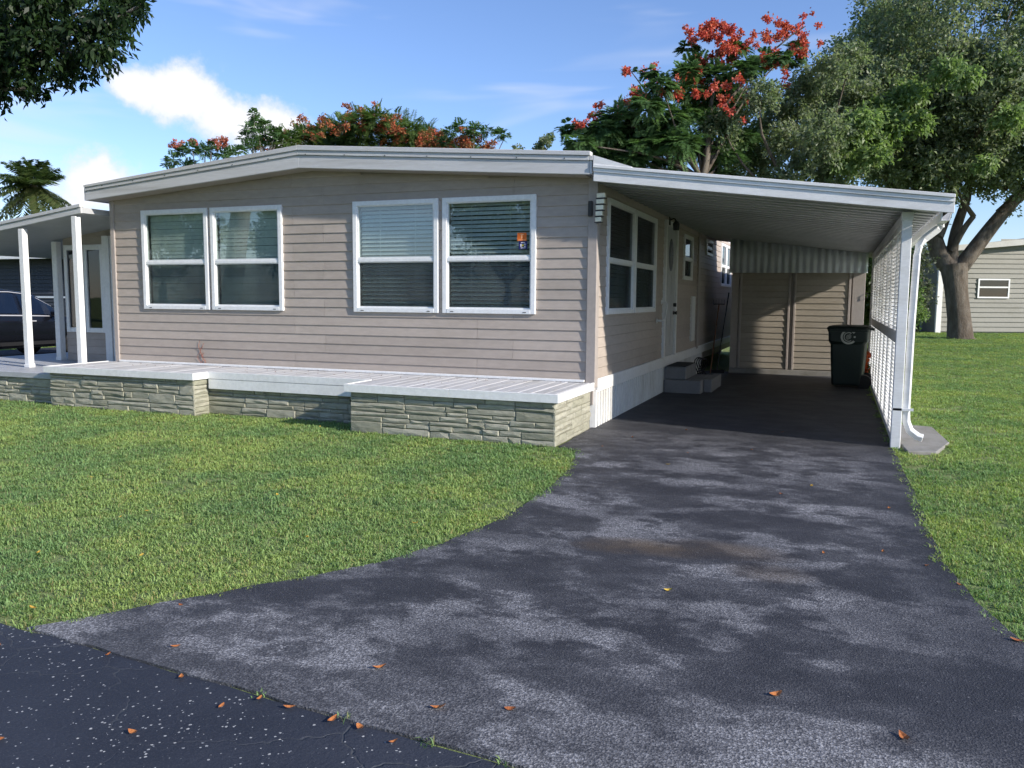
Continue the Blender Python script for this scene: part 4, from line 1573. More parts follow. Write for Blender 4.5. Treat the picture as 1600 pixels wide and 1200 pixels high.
FLAME_G = [(-4.96, 15.56, 6.39, 0.6), (-4.66, 16.64, 6.75, 0.82), (-3.98, 16.44, 7.27, 0.77), (-3.65, 17.25, 7.0, 0.93), (-4.22, 17.02, 6.39, 0.83), (-2.96, 15.94, 7.48, 0.7), (-2.5, 16.02, 8.03, 0.58), (-3.29, 18.06, 6.71, 0.89), (-2.32, 16.75, 7.21, 0.68), (-2.09, 16.67, 6.41, 0.9), (-2.1, 19.3, 9.38, 0.65), (-2.0, 17.62, 8.16, 0.69), (-1.67, 18.83, 7.99, 0.76), (-1.17, 18.02, 8.67, 0.7), (-0.7, 18.81, 9.73, 0.54), (-0.21, 17.4, 8.63, 0.59), (0.1, 19.06, 9.32, 0.54), (-0.91, 19.27, 8.34, 0.72), (-1.12, 18.01, 7.18, 0.74), (-1.66, 18.39, 6.57, 0.84), (-0.94, 18.42, 6.23, 0.83), (0.71, 17.54, 8.96, 0.47), (1.12, 19.9, 9.85, 0.42), (-2.12, 18.1, 9.68, 0.41), (-3.62, 16.53, 8.72, 0.24), (-2.89, 15.97, 8.48, 0.31), (-5.81, 17.22, 7.24, 0.47), (-3.62, 16.75, 6.01, 0.74), (-2.71, 17.85, 6.03, 0.75), (-0.45, 19.32, 6.97, 0.77), (-4.95, 16.97, 6.12, 0.75), (1.02, 20.31, 9.56, 0.43), (-4.6, 17.2, 5.5, .8), (-3.4, 17.5, 5.2, .8), (-5.4, 16.4, 5.7, .7), (-4.3, 16.3, 6.9, .7), (-3.2, 16.6, 6.4, .8), (-2.6, 17.2, 6.9, .7), (-1.9, 17.2, 7.4, .6), (-4.2, 17.8, 6.0, .8), (-2.4, 18.4, 5.4, .8), (-1.0, 18.6, 5.4, .8), (-5.6, 17.4, 6.3, .6), (-1.9, 16.9, 8.6, .5)]
FLAME_R = [(-4.98, 15.93, 7.02, 0.18), (-4.93, 17.05, 7.5, 0.17), (-4.28, 16.38, 7.45, 0.2), (-3.93, 17.87, 8.27, 0.3), (-3.61, 17.86, 8.28, 0.29), (-2.89, 16.05, 7.68, 0.2), (-2.34, 16.4, 8.06, 0.24), (-2.14, 16.69, 8.05, 0.2), (-2.19, 18.68, 8.72, 0.28), (-1.68, 17.49, 8.49, 0.24), (-1.43, 18.07, 8.41, 0.25), (-1.79, 17.25, 9.86, 0.24), (-1.5, 17.91, 10.02, 0.31), (-1.16, 17.71, 9.81, 0.2), (-0.88, 17.75, 10.02, 0.26), (-0.85, 18.35, 9.88, 0.16), (-1.22, 18.18, 9.61, 0.29), (-1.55, 18.86, 9.53, 0.25), (-1.14, 18.42, 9.27, 0.33), (-0.79, 19.25, 9.76, 0.27), (-0.62, 19.11, 9.54, 0.27), (-1.05, 19.29, 9.59, 0.26), (-0.1, 18.86, 9.83, 0.27), (-0.25, 17.44, 9.41, 0.24), (0.43, 19.6, 10.18, 0.23), (0.7, 19.98, 10.22, 0.25), (1.03, 20.0, 10.59, 0.23), (1.57, 19.31, 10.37, 0.2), (0.52, 19.17, 9.41, 0.25), (0.92, 17.99, 9.1, 0.2), (1.09, 19.76, 9.95, 0.27), (1.35, 19.17, 9.72, 0.2), (0.39, 17.97, 9.05, 0.2), (-0.62, 16.91, 8.26, 0.23), (-0.59, 19.04, 8.91, 0.25), (-0.71, 19.3, 8.43, 0.21), (-0.78, 16.82, 7.4, 0.16), (-0.9, 18.62, 7.48, 0.17), (-2.78, 16.94, 8.01, 0.2), (-3.56, 16.03, 8.63, 0.12), (-3.01, 16.62, 8.69, 0.16), (-4.01, 17.36, 7.86, 0.17), (0.78, 19.61, 8.79, 0.17), (-1.42, 16.5, 7.86, 0.19), (-2.15, 17.79, 8.75, 0.18)]
REDS = [(.60, .095, .065), (.52, .07, .055), (.64, .18, .10), (.58, .19, .17), (.56, .11, .08)]
simple_tree('flame_tree', 'tall flame tree with bright red blossom behind the home', 'tree', (-1.5, 17.4, .1), FLAME_G, 85, 26, .24, FLMC, 31, bark='bark', trunk_r=.17, fork=(-1.44, 17.5, 5.4), flat=.32, droop=.45, wr=.42, pinnate=True, flowers=FLAME_R, fcols=REDS, fleaf=.085,
            extra=[((-1.44, 17.5, 5.4), (-1.24, 17.9, 8.26), .12, .06), ((-1.24, 17.9, 8.26), (-1.2, 18.3, 9.6), .06, .02), ((-1.6, 17.5, 4.4), (-2.55, 17.4, 7.2), .10, .04), ((-1.2, 18.0, 7.4), (.1, 19.0, 9.4), .06, .035), ((.1, 19.0, 9.4), (1.4, 19.2, 10.3), .035, .015), ((-2.2, 17.4, 6.2), (-3.7, 16.7, 7.1), .06, .02)])

ORANGE_G = [(-18.14, 18.5, 7.75, 0.51), (-17.84, 19.38, 8.14, 0.57), (-17.61, 20.41, 8.41, 0.64), (-17.33, 21.43, 8.8, 0.66), (-15.58, 20.13, 8.56, 0.68), (-14.74, 19.97, 8.65, 0.56), (-15.82, 23.17, 9.1, 0.73), (-14.06, 21.38, 8.36, 0.69), (-14.65, 23.97, 8.65, 0.68), (-13.87, 23.97, 8.33, 0.57), (-16.16, 20.8, 8.03, 0.8), (-15.08, 21.58, 8.04, 0.81), (-17.98, 20.7, 8.04, 0.71), (-14.3, 22.67, 7.97, 0.61), (-17.4, 21.27, 8.13, 0.77), (-16.5, 21, 7.4, .8), (-15, 21.4, 7.4, .8), (-13, 22.3, 7.4, .8), (-17.8, 20, 7.3, .7), (-11.8, 22.3, 7.4, .7)]
ORANGE_F = [(-18.99, 19.87, 8.04, 0.32), (-18.38, 20.38, 8.67, 0.32), (-18.2, 21.52, 8.95, 0.33), (-16.57, 20.74, 8.8, 0.32), (-15.84, 20.8, 8.99, 0.34), (-15.93, 21.74, 9.34, 0.27), (-14.79, 20.56, 8.79, 0.31), (-14.14, 20.99, 8.5, 0.31), (-14.49, 23.06, 8.64, 0.33), (-13.21, 22.03, 8.17, 0.37), (-12.62, 22.34, 8.08, 0.38), (-11.42, 21.03, 7.78, 0.36), (-11.33, 22.4, 7.96, 0.34), (-13.03, 22.27, 7.99, 0.32), (-11.19, 21.13, 7.61, 0.31), (-11.19, 23.1, 7.94, 0.22), (-18.87, 20.13, 7.81, 0.27), (-16.41, 19.3, 8.33, 0.23), (-14.86, 21.74, 8.3, 0.22)]
ORNG = [(.42, .13, .06), (.36, .16, .08), (.45, .10, .06), (.33, .19, .09)]
simple_tree('flame_tree', 'broad flame tree with orange blossom above the roof peak', 'tree', (-15.4, 21.4, .1), [(x, y, z, r * 1.5) for x, y, z, r in ORANGE_G], 130, 24, .20, [(.12, .19, .06), (.16, .23, .075), (.10, .155, .05)], 41, bark='bark_grey', trunk_r=.26, flat=.4, droop=.35, wr=.42, pinnate=True, flowers=[(x + dx, y - .5, z - .12 - abs(dx) * .2, r * 1.1) for x, y, z, r in ORANGE_F for dx in (-.3, .3)], fcols=ORNG, fleaf=.095)
WISP_A = [(-19.87, 14.23, 6.48, 0.28), (-19.87, 14.73, 6.84, 0.28), (-19.07, 14.34, 6.86, 0.32), (-19.15, 15.08, 6.9, 0.33), (-18.64, 15.34, 6.82, 0.33), (-17.96, 14.06, 6.84, 0.22), (-17.38, 14.35, 6.63, 0.27), (-20.35, 14.48, 6.37, 0.19), (-18.3, 15.98, 7.02, 0.29), (-19.4, 14.6, 6.2, .4), (-18.2, 14.9, 6.1, .4)]
simple_tree('flame_tree', 'low flame tree with few pink blooms left of the roof peak', 'tree', (-18.9, 14.8, 0), [(x, y, z, r * 1.3) for x, y, z, r in WISP_A], 34, 20, .17, FLMC, 51, bark='bark_grey', trunk_r=.1, flat=.5, droop=.3, wr=.45, pinnate=True, flowers=[(-19.1, 14.4, 7.1, .14), (-18.3, 15.2, 7.1, .16), (-17.9, 14.1, 7.0, .12), (-19.9, 14.5, 7.0, .1)], fcols=[(.5, .14, .10), (.45, .2, .15)], fleaf=.08)
WISP_B = [(-19.06, 17.51, 8.17, 0.3), (-19.11, 17.98, 8.56, 0.31), (-18.93, 18.33, 8.44, 0.31), (-18.21, 17.99, 8.08, 0.3), (-18.85, 17.82, 7.97, 0.3), (-18.07, 18.0, 7.91, 0.25), (-19.44, 17.58, 7.84, 0.2), (-18.78, 18.33, 7.86, 0.31), (-18.98, 17.58, 7.54, 0.35), (-19.0, 17.7, 8.75, .2)]
simple_tree('feathery_tree', 'airy feathery green tree in front of the white cloud', 'tree', (-18.9, 17.9, 0), [(x, y, z, r * 1.3) for x, y, z, r in WISP_B], 34, 18, .17, FLMC, 61, bark='bark_grey', trunk_r=.1, flat=.6, droop=.3, wr=.45, pinnate=True)
WISP_C = [(-11.8, 20.63, 8.15, 0.3), (-11.79, 21.51, 8.44, 0.36), (-10.68, 20.29, 8.02, 0.35), (-10.65, 21.5, 8.24, 0.31), (-10.3, 21.99, 8.18, 0.31), (-9.73, 21.27, 7.97, 0.2), (-11.06, 20.54, 7.85, 0.3), (-12.2, 20.9, 7.8, 0.3), (-11.0, 21.0, 7.3, 0.4)]
simple_tree('feathery_tree', 'small feathery tree right of the orange blossom above the roof', 'tree', (-11.0, 21.0, .1), [(x, y, z, r * 1.3) for x, y, z, r in WISP_C], 34, 18, .17, FLMC, 71, bark='bark_grey', trunk_r=.1, flat=.5, droop=.3, wr=.45, pinnate=True)
WISP_D = [(-8.23, 21.56, 7.68, 0.25), (-8.22, 22.13, 7.95, 0.18), (-8.81, 22.43, 7.66, 0.21), (-9.09, 21.01, 7.39, 0.15), (-8.4, 21.7, 7.3, .3)]
simple_tree('leafy_sapling', 'thin green tree top just above the roof left of red blossom', 'tree', (-8.4, 21.7, .1), WISP_D, 26, 10, .13, OAKC, 81, trunk_r=.07)

# branch of a tree standing beside the street, hanging into the top left corner
OVER = [(-6.01, -3.42, 4.56, 0.41), (-5.76, -3.34, 4.3, 0.37), (-6.18, -2.69, 4.81, 0.37), (-5.63, -3.15, 4.14, 0.31), (-6.24, -2.77, 4.01, 0.28), (-5.1, -3.34, 4.23, 0.3), (-5.24, -3.17, 3.97, 0.24), (-5.5, -2.72, 4.69, 0.32), (-5.68, -2.46, 4.43, 0.28), (-5.0, -2.89, 4.05, 0.18), (-4.69, -3.07, 4.39, 0.27), (-4.43, -3.16, 4.12, 0.2), (-4.81, -2.69, 4.15, 0.13), (-4.43, -3.01, 4.51, 0.25), (-5.01, -2.3, 4.62, 0.19), (-4.92, -2.19, 4.86, 0.21), (-4.08, -2.88, 4.59, 0.11), (-4.46, -2.92, 4.22, 0.13), (-6.52, -2.95, 4.07, 0.36), (-5.4, -2.76, 4.03, 0.13), (-5.83, -2.69, 3.93, 0.1), (-6.15, -3.49, 4.17, 0.41), (-5.13, -3.37, 4.6, 0.33), (-4.97, -3.04, 4.82, 0.34), (-5.05, -2.28, 5.05, 0.29), (-7.2, -3.4, 4.5, .6), (-8.3, -3.6, 5.2, .8), (-9.4, -4.4, 4.9, .8), (-7.6, -2.4, 5.4, .8), (-8.6, -4.8, 5.8, .8), (-6.4, -3.2, 5.6, .7), (-9.6, -3.0, 5.6, .8), (-5.6, -3.0, 5.4, .5)]
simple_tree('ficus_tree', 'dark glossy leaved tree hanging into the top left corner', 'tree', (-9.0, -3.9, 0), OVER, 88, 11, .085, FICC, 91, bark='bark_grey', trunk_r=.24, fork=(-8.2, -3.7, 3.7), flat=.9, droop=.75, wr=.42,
            extra=[((-8.2, -3.7, 3.7), (-5.98, -3.17, 4.34), .09, .042), ((-5.98, -3.17, 4.34), (-5.37, -2.92, 4.42), .042, .03), ((-5.37, -2.92, 4.42), (-4.9, -2.74, 4.68), .028, .012), ((-5.8, -3.1, 4.38), (-5.45, -2.93, 4.70), .02, .008)])


# ------------------------------------------------------------------ palm
def palm():
    rg = np.random.default_rng(77)
    b = Vector((-24.6, 12.3, 0))
    t = empty('palm_tree', b, 'palm with drooping feathery fronds above the left neighbour', 'tree')
    limb_mb = MB()
    limb_mb.tube([b + Vector((0, 0, z)) + Vector((.06 * z, 0, 0)) * .3 for z in (0, 1, 2, 3, 4, 5.55)], [.2, .15, .13, .12, .11, .10], 10)
    limb_mb.build('trunk', 'palm_bark', t, smooth=True)
    top = np.array([b.x + .1, b.y, 5.55])
    for k in range(54):
        az = rg.uniform(0, 2 * math.pi)
        el = R(rg.uniform(-45, 85))
        L = rg.uniform(1.2, 1.75)
        d = np.array([math.cos(az) * math.cos(el), math.sin(az) * math.cos(el), math.sin(el)])
        n = 22
        pts = []
        for i in range(n + 1):
            s = i / n
            pts.append(top + d * L * s + np.array([0, 0, -1.0]) * L * .40 * s * s)
        pts = np.array(pts)
        tan = unit(np.gradient(pts, axis=0))
        side = unit(np.cross(tan, np.array([0, 0, 1.0]) + rg.normal(size=3) * .05))
        V, Q, Cc = [], [], []
        for sg in (-1, 1):
            idx = np.repeat(np.arange(2, n + 1), 2)
            m = len(idx)
            base = pts[idx] + rg.normal(size=(m, 3)) * .012
            s = idx / n
            ld = unit(side[idx] * sg + tan[idx] * .55 + np.array([0, 0, -.55]) + rg.normal(size=(m, 3)) * .12)
            nm = unit(np.cross(ld, tan[idx]) * -sg)
            ln = .52 * np.sin(np.clip(s * .9 + .12, 0, 1) * math.pi) ** .7 * rg.uniform(.85, 1.1, m)
            v, q = leaf_quads(base, ld, nm, ln, np.full(m, .05), rg, .05)
            Q.append(q + sum(len(x) for x in V))
            V.append(v)
            old = el < R(8)
            cols = [(.12, .14, .055), (.08, .115, .04)] if old else [(.055, .095, .028), (.085, .135, .04), (.11, .15, .05)]
            Cc.append(np.repeat(pick_cols(m, cols, rg), 4, 0))
        raw_mesh('frond', np.concatenate(V), np.concatenate(Q), np.concatenate(Cc), 'leaf', t)


palm()

# hedges and bushes that close the background
BUSHC = [(.045, .085, .025), (.075, .13, .035), (.035, .065, .022)]


def bush(name, label, base, rad, n, r, leaf, seed, cols=BUSHC, twigs=40, per=10, group=None, flowers=None, fcols=None):
    rg = np.random.default_rng(seed)
    t = empty(name, base, label, 'bush', group)
    mb = MB()
    cl = ellipsoid_clumps((base[0], base[1], base[2] + rad[2] * .95), rad, n, r, rg, base[2] + .1, .4)
    for c in cl[:8]:
        limb(mb, (base[0] + rg.uniform(-.1, .1), base[1], base[2] - .05), c[:3], .03, .008, rg, .06, 4, 5)
    mb.build('stem', 'bark', t)
    v, q, c = leafy(cl, twigs, per, leaf, rg, cols, .9, .2, .5)
    raw_mesh('foliage', v, q, c, 'leaf', t)
    if flowers:
        v, q, c = leafy(flowers, 14, 6, .07, rg, fcols, .8, .0, .8, inner=.0)
        raw_mesh('blossom', v, q, c, 'flower', t)


bush('tall_shrub', 'tall green shrub showing in the gap beside the shed', (3.75, 12.2, .05), (.7, .8, 1.6), 34, .42, .10, 101)
bush('tall_shrub', 'grey green bushy tree left of the oak trunk', (4.6, 21.5, .2), (1.0, 1.2, 2.2), 40, .55, .11, 102, cols=[(.10, .12, .08), (.14, .16, .11), (.06, .08, .05)])
bush('low_shrub', 'bright green shrub hanging by the dark doorway left of the oak', (4.55, 19.2, .2), (.55, .5, 1.25), 12, .34, .10, 103, cols=LITC)
bush('flowering_plant', 'small plant with orange red flowers behind the trash bin', (3.27, 7.35, .0), (.16, .16, .22), 8, .12, .06, 104, twigs=12, per=8,
     flowers=[(3.25, 7.30, .46, .09), (3.22, 7.28, .36, .08), (3.29, 7.33, .54, .08), (3.26, 7.26, .28, .07)], fcols=[(.62, .09, .03), (.55, .14, .08), (.7, .2, .1)])
rg0 = np.random.default_rng(9)
for i, (x, y, w, h) in enumerate(((-30, 24, 3.2, 3.0), (-25, 27, 3, 2.4), (-34, 16, 3, 2.6), (-21, 27, 3, 2.0), (-9, 34, 4, 2.2), (-3, 36, 4, 2.6), (3, 37, 4, 2.8), (15, 37, 3.5, 2.6), (21, 34, 4, 3))):
    nm = ('leftmost', 'second from left', 'far left edge', 'third from left', 'middle', 'right of the middle', 'behind the grey shrub', 'right hand', 'far right')[i]
    bush('garden_hedge', 'distant dark hedge, %s of those along the back gardens' % nm, (x, y, rise(x, y)), (w, 1.6, h * .55), 40, .9, .24, 110 + i, twigs=26, per=9, group='hedges along the back gardens')


# trees across the street, seen mirrored in the front windows
def street_tree(name, label, base, seed, cols, h=7.5):
    rg = np.random.default_rng(seed)
    cl = ellipsoid_clumps((base[0], base[1], h * .66), (h * .5, h * .45, h * .30), 34, h * .13, rg, h * .36, .35)
    simple_tree(name, label, 'tree', base, cl, 34, 10, .22, cols, seed, trunk_r=.24, fork=(base[0] + .2, base[1], h * .3))


street_tree('street_tree', 'spreading tree across the street mirrored in the middle front window', (-13.5, -30.5, 0), 201, OAKC)
street_tree('street_tree', 'tall tree across the street mirrored in the rightmost front window', (-9.0, -27.0, 0), 202, OAKC, 9.0)
street_tree('street_tree', 'rounded tree across the street mirrored in the left front windows', (-27.0, -31.0, 0), 203, BUSHC, 7.0)
street_tree('street_tree', 'far tree across the street mirrored beside the leftmost front window', (-36.0, -30.0, 0), 204, BUSHC, 8.0)


# ------------------------------------------------------------------ neighbours
def right_neighbour():
    # wall runs roughly across the view; its near-left corner is hidden by the oak
    ax = math.atan2(29.94 - 28.94, 9.76 - 7.33)
    o = Vector((6.62, 28.65, .27))
    h = empty('neighbour_house', o, 'beige sided neighbouring house with one small window behind the oak', 'house', rz=ax)
    L = 15.0
    w = MB().box(0, L, .05, 8, 0, 3.2).prism([(0, 3.2), (L, 3.2), (L, 4.6), (4.5, 4.05), (0, 3.35)], 1, .05, 8).build('wall', 'neigh_right', h, local=True)
    mb = MB()
    z = .08
    while z < 4.6:
        lo = 0 if z < 3.3 else (z - 3.3) / .155
        if lo < L:
            mb.add([(lo, -.012, z), (L, -.012, z), (L, .03, z + .20), (lo, .03, z + .20), (lo, .05, z), (L, .05, z)], [(0, 1, 2, 3), (0, 4, 5, 1)])
        z += .20
    sd = mb.build('siding', 'neigh_right', w, local=True)
    sd['kind'] = 'stuff'
    wx, wz = 1.58, 1.46
    mb = MB().box(wx, wx + 1.32, -.05, .0, wz, wz + .06).box(wx, wx + 1.32, -.05, .0, wz + .74, wz + .80).box(wx, wx + .06, -.05, .0, wz + .06, wz + .74).box(wx + 1.26, wx + 1.32, -.05, .0, wz + .06, wz + .74).box(wx + .06, wx + 1.26, -.045, .0, wz + .42, wz + .48)
    win = mb.build('window', 'white_frame', h, local=True)
    MB().box(wx + .06, wx + 1.26, -.022, -.020, wz + .06, wz + .74).build('pane', 'glass_dark', win, local=True)
    MB().box(wx + .06, wx + 1.26, -.014, -.0125, wz + .06, wz + .74).build('unlit_room_panel', 'inside_dark', win, local=True)  # black sheet painted for the dark room behind this window
    MB().prism([(-.4, 3.30), (L + .3, 4.72), (L + .3, 4.98), (-.4, 3.52)], 1, -.35, 8.3).build('roof', 'neigh_roof', h, local=True)
    MB().box(-.10, .12, -.06, .04, 0, 3.3).build('corner_trim', 'white_trim', h, local=True, bevel=.006)
    MB().box(-2.4, -.12, 1.2, 1.3, 0, 2.9).build('side_wing', 'neigh_left', h, local=True)
    for x in (-1.9, -1.1, -.45):
        MB().box(x, x + .07, 1.1, 1.18, 0, 2.9).build('wing_post', 'white_trim', h, local=True)


right_neighbour()


def left_neighbour():
    h = empty('neighbour_house', (-22.5, 10.0, 0), 'dark neighbouring house front with white eave behind the black car', 'house')
    y = 9.6
    w = MB().box(-34, -19.0, y, y + 9, 0, 2.85).build('wall', 'neigh_left', h)
    mb = MB()
    z = .3
    while z < 2.75:
        mb.add([(-34, y - .03, z), (-18.97, y - .03, z), (-18.97, y - .002, z + .115), (-34, y - .002, z + .115)], [(0, 1, 2, 3)])
        mb.add([(-18.97, y - .03, z), (-18.97, y + 9, z), (-18.995, y + 9, z + .115), (-18.995, y - .002, z + .115)], [(0, 1, 2, 3)])
        z += .12
    sd = mb.build('siding', 'neigh_left', w)
    sd['kind'] = 'stuff'
    MB().box(-34.3, -18.6, y - .55, y + 9.4, 2.86, 2.90).build('soffit', 'white_trim', h)
    MB().box(-34.3, -18.6, y - .58, y - .552, 2.72, 2.98).build('fascia', 'white_trim', h, bevel=.005)
    MB().box(-18.598, -18.57, y - .58, y + 9.4, 2.72, 2.98).build('fascia', 'white_trim', h, bevel=.005)
    MB().prism([(-34.4, 3.0), (-18.5, 3.0), (-18.5, 3.12), (-26, 3.35), (-34.4, 3.12)], 1, y - .66, y + 9.5).build('roof', 'neigh_roof', h)
    MB().box(-34, -18.94, y - .05, y - .034, 1.50, 1.56).box(-18.94, -18.925, y - .05, y + 9, 1.50, 1.56).build('wall_rail', 'awning', h)


left_neighbour()


# ------------------------------------------------------------------ black car on the neighbour's drive
def car():
    c = empty('parked_car', (-16.95, 5.0, 0.0), 'black sport utility car parked nose in beside the porch', 'car')
    L = 4.7
    # stations along local y (front at +): (y, sill z, half width low, belt z, half width belt, roof z, half width roof)
    st = [(-2.32, .45, .72, .95, .74, .98, .70), (-2.22, .34, .84, 1.08, .86, 1.32, .62), (-1.95, .30, .90, 1.10, .91, 1.62, .62), (-1.2, .28, .92, 1.09, .93, 1.72, .64),
          (-.3, .28, .92, 1.07, .93, 1.74, .64), (.45, .28, .92, 1.05, .93, 1.66, .62), (.95, .28, .92, 1.04, .92, 1.36, .66), (1.32, .29, .92, 1.03, .90, 1.06, .78), (1.9, .32, .90, .96, .86, .98, .74), (2.22, .36, .82, .86, .78, .88, .64), (2.36, .42, .62, .72, .60, .74, .5)]
    vs = []
    for (y, zs, wl, zb, wb, zr, wr) in st:
        zm = (zs + zb) / 2
        sec = [(wl * .96, zs), (wl + .015, zm), (wb, zb), (wb * .985, zb + .012), (wr, max(zr - .03, zb + .014)), (wr * .82, zr), (0, zr + .012)]
        half = [(x, y, z) for x, z in sec]
        other = [(-x, y, z) for x, z in sec[:-1]][::-1]
        vs += half + other
    n = 13
    fs = []
    for i in range(len(st) - 1):
        for k in range(n):
            k2 = (k + 1) % n
            fs.append((i * n + k, i * n + k2, (i + 1) * n + k2, (i + 1) * n + k))
    fs += [tuple(range(n)), tuple(range((len(st) - 1) * n, len(st) * n))]
    body = MB().add(vs, fs).build('body', 'car_black', c, smooth=True, local=True)
    # side glass: quads just outside the pillars
    def g(y0, y1, f0, f1, side):
        def at(y, f):
            for a, b in zip(st[:-1], st[1:]):
                if a[0] <= y <= b[0]:
                    t = (y - a[0]) / (b[0] - a[0])
                    q = [a[i] + (b[i] - a[i]) * t for i in range(7)]
                    return (side * (q[4] * .985 + (q[6] - q[4] * .985) * f + .008), y, q[3] + .012 + (q[5] - .03 - q[3] - .012) * f)
        ys = [y0 + (y1 - y0) * i / 5 for i in range(6)]
        v = [at(y, f0) for y in ys] + [at(y, f1) for y in ys]
        return MB().add(v, [(i, i + 1, i + 7, i + 6) for i in range(5)])
    for s in (-1, 1):
        for (a, b) in ((-1.75, -1.15), (-1.05, -.12), (0.0, .98)):
            g(a, b, .10, .88, s).build('side_window', 'car_glass', c, local=True)
        g(-1.95, 1.15, -.0, .045, s).build('belt_trim', 'chrome', c, local=True)
        g(-1.95, .95, .94, .97, s).build('roof_trim', 'chrome', c, local=True)
        m = MB().box(min(s * .93, s * 1.14), max(s * .93, s * 1.14), .70, .84, 1.05, 1.20).build('wing_mirror', 'car_black', c, bevel=.03, local=True)
        for yy in (-.95, .10):
            MB().box(min(s * .935, s * .965), max(s * .935, s * .965), yy, yy + .2, .93, .965).build('door_handle', 'chrome', c, bevel=.008, local=True)
        g(-1.0, -.99, -1.5, -.1, s)
        MB().bar((s * .945, -1.6, .40), (s * .945, 1.2, .40), .02, .09).build('sill_trim', 'black_plastic', c, local=True)
        for yy in (-1.42, 1.45):
            w = MB().tube([(s * .70, yy, .34), (s * .72, yy, .34), (s * .92, yy, .34), (s * .935, yy, .34)], [.31, .34, .34, .31], 24).build('wheel', 'tyre', c, local=True)
            MB().tube([(s * .90, yy, .34), (s * .942, yy, .34)], [.22, .20], 20).build('rim', 'rim', w, local=True)
        MB().box(min(s * .45, s * .74), max(s * .45, s * .74), 2.20, 2.32, .66, .78).build('headlight', 'lamp_glass', c, bevel=.02, local=True)
        MB().box(min(s * .55, s * .78), max(s * .55, s * .78), -2.34, -2.22, .80, 1.0).build('tail_light', 'tail_red', c, bevel=.02, local=True)
    MB().add([(-.60, 1.24, 1.075), (.60, 1.24, 1.075), (.54, .52, 1.64), (-.54, .52, 1.64)], [(0, 1, 2, 3)]).build('windscreen', 'car_glass', c, local=True)
    MB().add([(-.60, -2.30, 1.04), (.60, -2.30, 1.04), (.54, -2.0, 1.60), (-.54, -2.0, 1.60)], [(0, 1, 2, 3)]).build('rear_window', 'car_glass', c, local=True)


car()
o = MB().box(-19.5, -14.6, -7.0, 8.9, -.02, .012).build('neighbour_driveway', 'road')
tag(o, kind='structure')


# ------------------------------------------------------------------ lawn grass
def tuft_mesh(seed, blades=18, spread=.048, hgt=.030):
    rg = np.random.default_rng(seed)
    V, Q, Cc = [], [], []
    k = 0
    for i in range(blades):
        a = rg.uniform(0, 6.283)
        rr = spread * math.sqrt(rg.random())
        b = np.array([rr * math.cos(a), rr * math.sin(a), 0])
        az = rg.uniform(0, 6.283)
        lean = rg.uniform(.15, 1.0)
        h = hgt * rg.uniform(.5, 1.15)
        d = np.array([math.cos(az), math.sin(az), 0])
        s = np.array([-math.sin(az), math.cos(az), 0]) * rg.uniform(.0022, .0038)
        p1 = b + d * h * lean * .45 + np.array([0, 0, h * .62])
        p2 = b + d * h * lean * 1.15 + np.array([0, 0, h * (1.0 - .35 * lean)])
        V += [b - s, b + s, p1 + s * .9, p1 - s * .9, p2 + s * .12, p2 - s * .12]
        Q += [(k, k + 1, k + 2, k + 3), (k + 3, k + 2, k + 4, k + 5)]
        k += 6
        dry = rg.random()
        c = np.array([.38, .34, .17]) if dry < .09 else np.array([.29, .40, .155]) * rg.uniform(.7, 1.3) + np.array([.03, .015, .0]) * rg.random()
        Cc += [c * .85] * 2 + [c] * 2 + [c * 1.08] * 2
    return np.array(V), np.array(Q), np.array(Cc)


tuft_coll = bpy.data.collections.new('grass_tufts')
for i in range(5):
    v, q, c = tuft_mesh(300 + i)
    o = raw_mesh('grass_tuft', v, q, c, 'grass')
    col.objects.unlink(o)
    tuft_coll.objects.link(o)

ng = bpy.data.node_groups.new('grass_scatter', 'GeometryNodeTree')
ng.interface.new_socket('Geometry', in_out='INPUT', socket_type='NodeSocketGeometry')
ng.interface.new_socket('Geometry', in_out='OUTPUT', socket_type='NodeSocketGeometry')
gi, go = ng.nodes.new('NodeGroupInput'), ng.nodes.new('NodeGroupOutput')
ci = ng.nodes.new('GeometryNodeCollectionInfo')
ci.inputs['Collection'].default_value = tuft_coll
ci.inputs['Separate Children'].default_value = True
ci.inputs['Reset Children'].default_value = True
iop = ng.nodes.new('GeometryNodeInstanceOnPoints')
iop.inputs['Pick Instance'].default_value = True


def named(nm, typ):
    n = ng.nodes.new('GeometryNodeInputNamedAttribute')
    n.data_type = typ
    n.inputs['Name'].default_value = nm
    return n.outputs['Attribute']


ng.links.new(gi.outputs[0], iop.inputs['Points'])
ng.links.new(ci.outputs[0], iop.inputs['Instance'])
ng.links.new(named('pick', 'INT'), iop.inputs['Instance Index'])
ng.links.new(named('turn', 'FLOAT_VECTOR'), iop.inputs['Rotation'])
ng.links.new(named('size', 'FLOAT_VECTOR'), iop.inputs['Scale'])
ng.links.new(iop.outputs[0], go.inputs[0])


def in_poly(x, y, poly):
    inside = np.zeros(len(x), bool)
    px, py = zip(*poly)
    j = len(poly) - 1
    for i in range(len(poly)):
        c = ((py[i] > y) != (py[j] > y)) & (x < (px[j] - px[i]) * (y - py[i]) / (py[j] - py[i] + 1e-12) + px[i])
        inside ^= c
        j = i
    return inside


